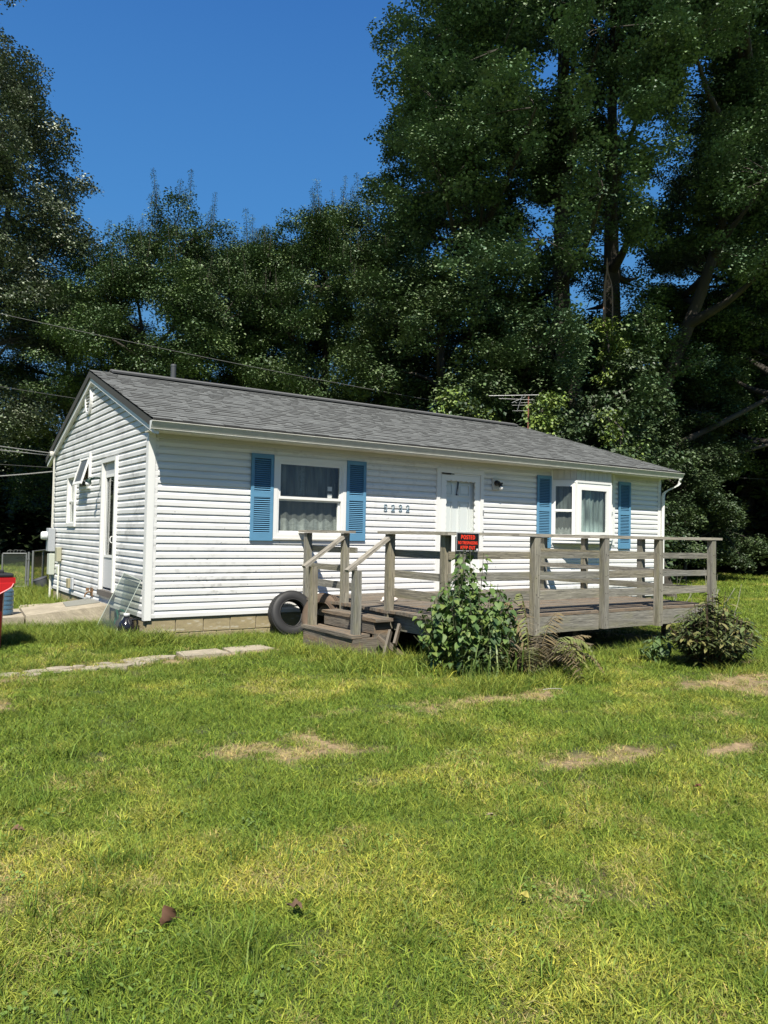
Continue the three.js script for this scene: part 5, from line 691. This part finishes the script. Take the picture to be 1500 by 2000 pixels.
// dying fern
{
  const t = thing('fern', 'dying brown fern with arching fronds before the deck rim', 'fern', [3.05, 0, 4.15]), r = rng(167), ms = [leafMat(.17, .125, .05, .25, .8), leafMat(.17, .20, .045, .3, .8), leafMat(.22, .24, .05, .35, .7), leafMat(.11, .085, .036, .3, .7)];
  const frond = (a, len, rise, fall, m, seed) => { const q = rng(seed), gs = [], n = 26, dir = V3(Math.cos(a), 0, Math.sin(a)), sd = V3(-dir.z, 0, dir.x), pt = (u) => dir.clone().multiplyScalar(len * (.1 + .9 * u) * (1 - .1 * u * fall)).add(V3(0, rise * Math.sin(Math.min(1, u * 1.15) * Math.PI * .5) - fall * u * u * u * rise, 0)); const spine = []; for (let i = 0; i <= 8; i++) spine.push(pt(i / 8)); gs.push(tube(spine, .005, .0015, 4, 12));
    for (let i = 3; i < n; i++) { const u = i / n, p = pt(u), w = .13 * Math.sin(Math.PI * Math.pow(u, .75)) * (.7 + .5 * q()) + .012; for (const s of [-1, 1]) { if (q() < .12) continue; const tip = p.clone().addScaledVector(sd, s * w).addScaledVector(dir, w * .35).add(V3(0, -w * (.1 + .7 * q()), 0)), k = .0085; const g = new THREE.BufferGeometry(), A = p.clone().addScaledVector(dir, -k), B = p.clone().addScaledVector(dir, k), Mm = p.clone().lerp(tip, .5).addScaledVector(dir, k * 1.4).add(V3(0, .012 * q(), 0)), Mn = p.clone().lerp(tip, .5).addScaledVector(dir, -k * 1.2); g.setAttribute('position', new THREE.Float32BufferAttribute([A, Mn, Mm, A, Mm, B, Mn, tip, Mm].flatMap((v) => [v.x, v.y, v.z]), 3)); g.setAttribute('uv', new THREE.Float32BufferAttribute(new Float32Array(18), 2)); g.computeVertexNormals(); gs.push(g); } }
    part(t, 'frond', join(gs), m); };
  for (let i = 0; i < 46; i++) { const a = i * 2.4 + r(); frond(a, .55 + .45 * r(), .34 + .3 * r(), .8 + .8 * r(), ms[Math.floor(Math.pow(r(), 1.2) * 4)], 200 + i); }
  for (const [a, l, h, m] of [[-.3, .75, .62, 3], [-.15, .6, .7, 0], [-2.6, .35, .85, 0], [-1.9, .2, .95, 1], [-.5, .85, .5, 2], [.1, .9, .42, 0], [-2.2, .3, .7, 1], [-1.2, .3, .8, 0], [.3, .8, .35, 3]]) frond(a, l, h, .15, ms[m], 300 + l * 100);
}
// ---------------------------------------------------------------- grass
function tuft(n, rad, h0, h1, w, seed, lean, cols) {
  const r = rng(seed), pos = [], col = [], uv = [];
  for (let i = 0; i < n; i++) {
    const a = r() * 6.2832, q = rad * Math.sqrt(r()), b = V3(Math.cos(a) * q, -.005, Math.sin(a) * q), d = r() * 6.2832, l = lean * (.3 + r()), h = h0 + (h1 - h0) * r(), dir = V3(Math.cos(d), 0, Math.sin(d)), f = r() * 6.2832, sd = V3(Math.cos(f), 0, Math.sin(f)), ww = w * (.6 + .8 * r()), c = cols[Math.floor(r() * cols.length)], k = .75 + .5 * r();
    const P = (t) => b.clone().addScaledVector(dir, l * h * t * t).add(V3(0, h * (t - .28 * l * t * t), 0)), p0 = P(0), p1 = P(.55), p2 = P(1), s = (p, x) => p.clone().addScaledVector(sd, x);
    for (const p of [s(p0, -ww / 2), s(p0, ww / 2), s(p1, ww * .42), s(p0, -ww / 2), s(p1, ww * .42), s(p1, -ww * .42), s(p1, -ww * .42), s(p1, ww * .42), p2]) { pos.push(p.x, p.y, p.z); uv.push(0, 0); col.push(c[0] * k, c[1] * k, c[2] * k); }
  }
  const g = new THREE.BufferGeometry(); g.setAttribute('position', new THREE.Float32BufferAttribute(pos, 3)); g.setAttribute('uv', new THREE.Float32BufferAttribute(uv, 2)); g.setAttribute('color', new THREE.Float32BufferAttribute(col, 3)); g.computeVertexNormals(); return g;
}
{
  const fwd = V3(0, 0, -1).applyQuaternion(camera.quaternion), rt = V3(1, 0, 0).applyQuaternion(camera.quaternion), mGrass = new THREE.MeshPhysicalMaterial({ vertexColors: true, roughness: .6, specularIntensity: .45, side: THREE.DoubleSide });
  const GC = [[1, 1, 1], [.62, .78, .6], [1.35, 1.2, .9], [.9, 1.02, .7], [1.55, 1.38, 1.15], [.45, .58, .5]], DC = [[1, 1, 1], [1.2, 1.1, .9], [.75, .8, .7], [.7, .95, .5]];
  const blocked = (x, z) => (x > .03 && x < L - .03 && z > -D && z < -.04) || (x > 1.75 && x < 2.3 && z > 1.2 && z < 2.5) || (x < 0 && x > -3.2 && z > -3.25 && z < -2.15 + (x + 1.1) * .33 + .05) || (x > .03 && x < .59 && z > 1.19 && z < 1.47) || (x > .66 && x < 1.23 && z > 1.12 && z < 1.40);
  const fill = (area, f) => { const r = rng(area.seed); for (const [d0, d1, dens, sc] of area.bands) { const steps = Math.ceil((d1 - d0) / .5); for (let s = 0; s < steps; s++) { const da = d0 + (d1 - d0) * s / steps, db = d0 + (d1 - d0) * (s + 1) / steps, n = Math.round(dens * (db * db - da * da) / 2 * 1.02 * 1.25); for (let i = 0; i < n; i++) { const w = Math.sqrt(lerp(da * da, db * db, r())), u = (r() - .5) * 1.25, p = CAM.clone(); p.x += Math.sin(.5984) * w + Math.cos(.5984) * u * w * .98; p.z += -Math.cos(.5984) * w + Math.sin(.5984) * u * w * .98; f(p.x, p.z, w, sc, r); } } } };
  const G = [], GCo = [], Dr = [], DCo = [], C = new THREE.Color();
  fill({ seed: 401, bands: [[1.9, 4.5, 700, 1], [4.5, 8, 400, 1.08], [8, 13, 210, 1.25], [13, 22, 70, 1.7], [22, 46, 20, 2.6]] }, (x, z, w, sc, r) => {
    if (blocked(x, z)) return; const b = bare(x, z), d = dry(x, z); if (r() < b * .86) return;
    const under = x > 2.35 && x < 7.35 && z < 3.5 && z > 0; if (under && r() < .9) return;
    const y = groundY(x, z), k = .8 + .4 * r(), pt = fbm(x * 1.3 + 20, z * 1.3, 3), hs = (.6 + .8 * fbm(x * 2.7, z * 2.7 + 30, 2)) * (1 - .45 * b);
    if (r() < d * .30 + b * .85) { Dr.push(M4(V3(x, y, z), (r() - .5) * .5, r() * 6.28, (r() - .5) * .5, sc * (.7 + .5 * r()) * (.75 + .3 * hs))); DCo.push(C.clone().setRGB(.37 * k, .305 * k, .135 * k)); return; }
    const yl = clamp(d * .9 + (pt - .5) * .6, 0, 1), c = mix3([.126, .182, .027], [.300, .305, .058], yl);
    G.push(M4(V3(x, y, z), (r() - .5) * .5, r() * 6.28, (r() - .5) * .5, sc * hs * (.8 + .45 * r()))); GCo.push(C.clone().setRGB(c[0] * k, c[1] * k, c[2] * k));
  });
  const a = instances(tuft(54, .070, .010, .055, .0041, 411, 1.55, GC), mGrass, G, GCo); a.name = 'grass'; scene.add(a); tag(a, 'rough mown green grass of the front yard', 'grass', null, 'stuff');
  const b = instances(tuft(46, .068, .015, .055, .0036, 421, 1.7, DC), mGrass, Dr, DCo); b.name = 'dry_grass'; scene.add(b); tag(b, 'yellow and tan dried grass among the green lawn', 'dry grass', null, 'stuff');
  // longer unmown grass at walls, walkway, steps, bin and bushes
  const T = [], TCo = [], r = rng(431), put = (x, z, s, yl) => { const k = .75 + .5 * r(), c = mix3([.10, .155, .024], [.26, .28, .05], yl); T.push(M4(V3(x, groundY(x, z), z), (r() - .5) * .5, r() * 6.28, (r() - .5) * .5, s * (.6 + .7 * r()))); TCo.push(C.clone().setRGB(c[0] * k, c[1] * k, c[2] * k)); };
  const strip = (x0, z0, x1, z1, wd, n, s, yl) => { for (let i = 0; i < n; i++) { const t = r(), q = Math.pow(r(), 1.6) * wd, L2 = Math.hypot(x1 - x0, z1 - z0), nx = -(z1 - z0) / L2, nz = (x1 - x0) / L2, x = lerp(x0, x1, t) + nx * q, z = lerp(z0, z1, t) + nz * q; if (!blocked(x, z)) put(x, z, s, yl * r()); } };
  strip(.1, .03, 1.75, .03, .75, 300, .58, .5); strip(-1.5, -1.75, -.1, -1.6, 1.5, 900, .8, .5); strip(-.06, -1.6, -.06, 0, .55, 260, .9, .5); strip(-.55, -.1, .3, .25, .5, 200, 1.0, .6); strip(-2.3, -1.8, -1.3, -1.8, 1.2, 260, .75, .6);
  strip(-3, -4.0, -.2, -3.6, .3, 100, .9, .6); strip(-.05, -6.1, -.05, -3.4, .9, 420, 1.1, .7); strip(-2.5, -8.8, .8, -8.8, 3.6, 1500, 1.1, .8); strip(1.5, 2.55, 2.5, 3.5, .8, 220, .9, .8); strip(2.2, 3.6, 7.4, 3.65, .55, 420, .7, .6); strip(1.5, 1.1, 1.76, 2.6, .35, 90, .8, .8); strip(1.7, 4.5, 3.5, 4.62, .35, 260, .75, .8); strip(4.9, 5.1, 6.3, 5.2, .3, 120, .7, .7);
  strip(-1.9, 1.55, .1, 1.12, -.3, 90, .6, .6); strip(-1.7, 2.2, 1.3, 1.7, .3, 120, .55, .7);
  for (let i = 0; i < 110; i++) { const d = 2.4 + 9 * r(), u = (r() - .5) * 1.1, cx = CAM.x + Math.sin(.5984) * d + Math.cos(.5984) * u * d, cz = CAM.z - Math.cos(.5984) * d + Math.sin(.5984) * u * d, n = 5 + Math.floor(r() * 14), rr = .08 + .16 * r(); for (let k = 0; k < n; k++) { const x = cx + (r() - .5) * 2 * rr * 1.4, z = cz + (r() - .5) * 2 * rr; if (!blocked(x, z) && bare(x, z) < .3) put(x, z, .42 + .3 * r(), .25 * r()); } }
  const tl = instances(tuft(22, .07, .07, .26, .0065, 441, .9, GC), mGrass, T, TCo); tl.name = 'tall_grass'; scene.add(tl); tag(tl, 'longer uncut grass along the foundation, walkway and deck', 'tall grass', null, 'stuff');
  const cl = thing('grass_clump', 'clump of long arching grass blades at the foot of the broad-leaved bush', 'grass clump', [2.22, 0, 4.42]);
  for (let i = 0; i < 46; i++) { const x = (r() - .5) * .75, z = (r() - .5) * .22, h = .2 + .3 * r(), a2 = r() * 6.28, l = .1 + .25 * r(), pts = [V3(x, 0, z), V3(x + Math.cos(a2) * l * .3, h * .75, z + Math.sin(a2) * l * .3), V3(x + Math.cos(a2) * l, h * (1 - .3 * r()), z + Math.sin(a2) * l)], c3 = new THREE.CatmullRomCurve3(pts), pos = [], idx = []; for (let k = 0; k <= 7; k++) { const p = c3.getPoint(k / 7), w2 = .0075 * (1 - Math.pow(k / 7, 2.5)) + .0006; pos.push(p.x - Math.sin(a2) * w2, p.y, p.z + Math.cos(a2) * w2, p.x + Math.sin(a2) * w2, p.y, p.z - Math.cos(a2) * w2); } for (let k = 0; k < 7; k++) idx.push(k * 2, k * 2 + 2, k * 2 + 1, k * 2 + 1, k * 2 + 2, k * 2 + 3); const g = new THREE.BufferGeometry(); g.setAttribute('position', new THREE.Float32BufferAttribute(pos, 3)); g.setAttribute('uv', new THREE.Float32BufferAttribute(new Float32Array(32), 2)); g.setIndex(idx); g.computeVertexNormals(); part(cl, 'blade', g, i % 3 ? bladeA : bladeB); }
  // clover and plantain: small broad leaves in loose colonies
  const cg = (() => { const q = rng(461), gs = []; for (let i = 0; i < 9; i++) { const a2 = q() * 6.28, d = .055 * Math.sqrt(q()), g = leafGeo(.009 + .007 * q(), .008 + .005 * q(), .3, .002, true); g.rotateX(-.15 - .5 * q()); g.rotateY(q() * 6.28); g.translate(Math.cos(a2) * d, .012 + .020 * q(), Math.sin(a2) * d); gs.push(clean(g)); } return mergeGeometries(gs); })();
  const K = [], KCo = []; for (let i = 0; i < 60; i++) { const d = 2.2 + 6 * r(), u = (r() - .5) * 1.15, cx = CAM.x + Math.sin(.5984) * d + Math.cos(.5984) * u * d, cz = CAM.z - Math.cos(.5984) * d + Math.sin(.5984) * u * d, n = 3 + Math.floor(r() * 9), rr = .08 + .25 * r(); for (let k = 0; k < n; k++) { const x = cx + (r() - .5) * 2 * rr, z = cz + (r() - .5) * 2 * rr * .8; if (blocked(x, z) || bare(x, z) > .4) continue; K.push(M4(V3(x, groundY(x, z), z), (r() - .5) * .3, r() * 6.28, (r() - .5) * .3, .8 + .7 * r())); const k2 = .75 + .5 * r(); KCo.push(C.clone().setRGB(.115 * k2, .18 * k2, .035 * k2)); } }
  const kl = instances(cg, new THREE.MeshStandardMaterial({ roughness: .6, side: THREE.DoubleSide }), K, KCo); kl.name = 'clover'; scene.add(kl); tag(kl, 'low clover and broad-leaved weeds mixed into the near lawn', 'clover', null, 'stuff');
  total += G.length + Dr.length + T.length;
}
// fallen leaves and a stick on the lawn
{
  const dl = [['curled dark brown leaf standing up in the near grass', -2.15, 7.47, .075, [.11, .055, .03], .75], ['flat russet leaf left of the curled brown one', -2.52, 6.25, .06, [.13, .075, .04], 0], ['broken brown leaf near the bottom of the lawn', -1.75, 7.62, .065, [.11, .065, .038], .1], ['pale tan leaf in the right part of the near lawn', -.37, 7.26, .05, [.30, .24, .15], 0], ['dark reddish leaf far right in the lawn', .95, 7.55, .05, [.14, .05, .03], .2], ['small yellow leaf in the lower right grass', -.9, 8.0, .045, [.33, .29, .06], .1]];
  for (const [lb, x, z, s, c, up] of dl) { const t = thing('fallen_leaf', lb, 'leaf', [x, groundY(x, z) + .055, z]); const q = part(t, 'leaf_blade', (() => { const g = leafGeo(s, s * .8, .5, .12 * s, true), p = g.attributes.position; for (let i = 0; i < p.count; i++) p.setXYZ(i, p.getX(i) * (.8 + .5 * vnoise(i * 1.7, x * 9)), p.getY(i) + s * .35 * (vnoise(i * .9 + x, z * 5) - .4), p.getZ(i)); g.computeVertexNormals(); return g; })(), mat(...c, .8)); q.rotation.set(-up * 1.6 - .1, x * 7, .2); if (up > .7) q.position.y = .03; part(t, 'leaf_stalk', tube([V3(0, 0, 0), V3(0, .004, -s * .35)], .0012, .0009, 4, 2).rotateY(x * 7), mat(...c, .8)); }
  top('white_stick', tube([V3(2.28, .05, 5.06), V3(2.36, .06, 5.10), V3(2.47, .05, 5.13)], .0035, .0025, 6, 6), mat(.36, .34, .29, .8), 'short white stick lying at the edge of the bare patch', 'stick');
}
console.log('instances', total);

shade(scene);
renderer.render(scene, camera);
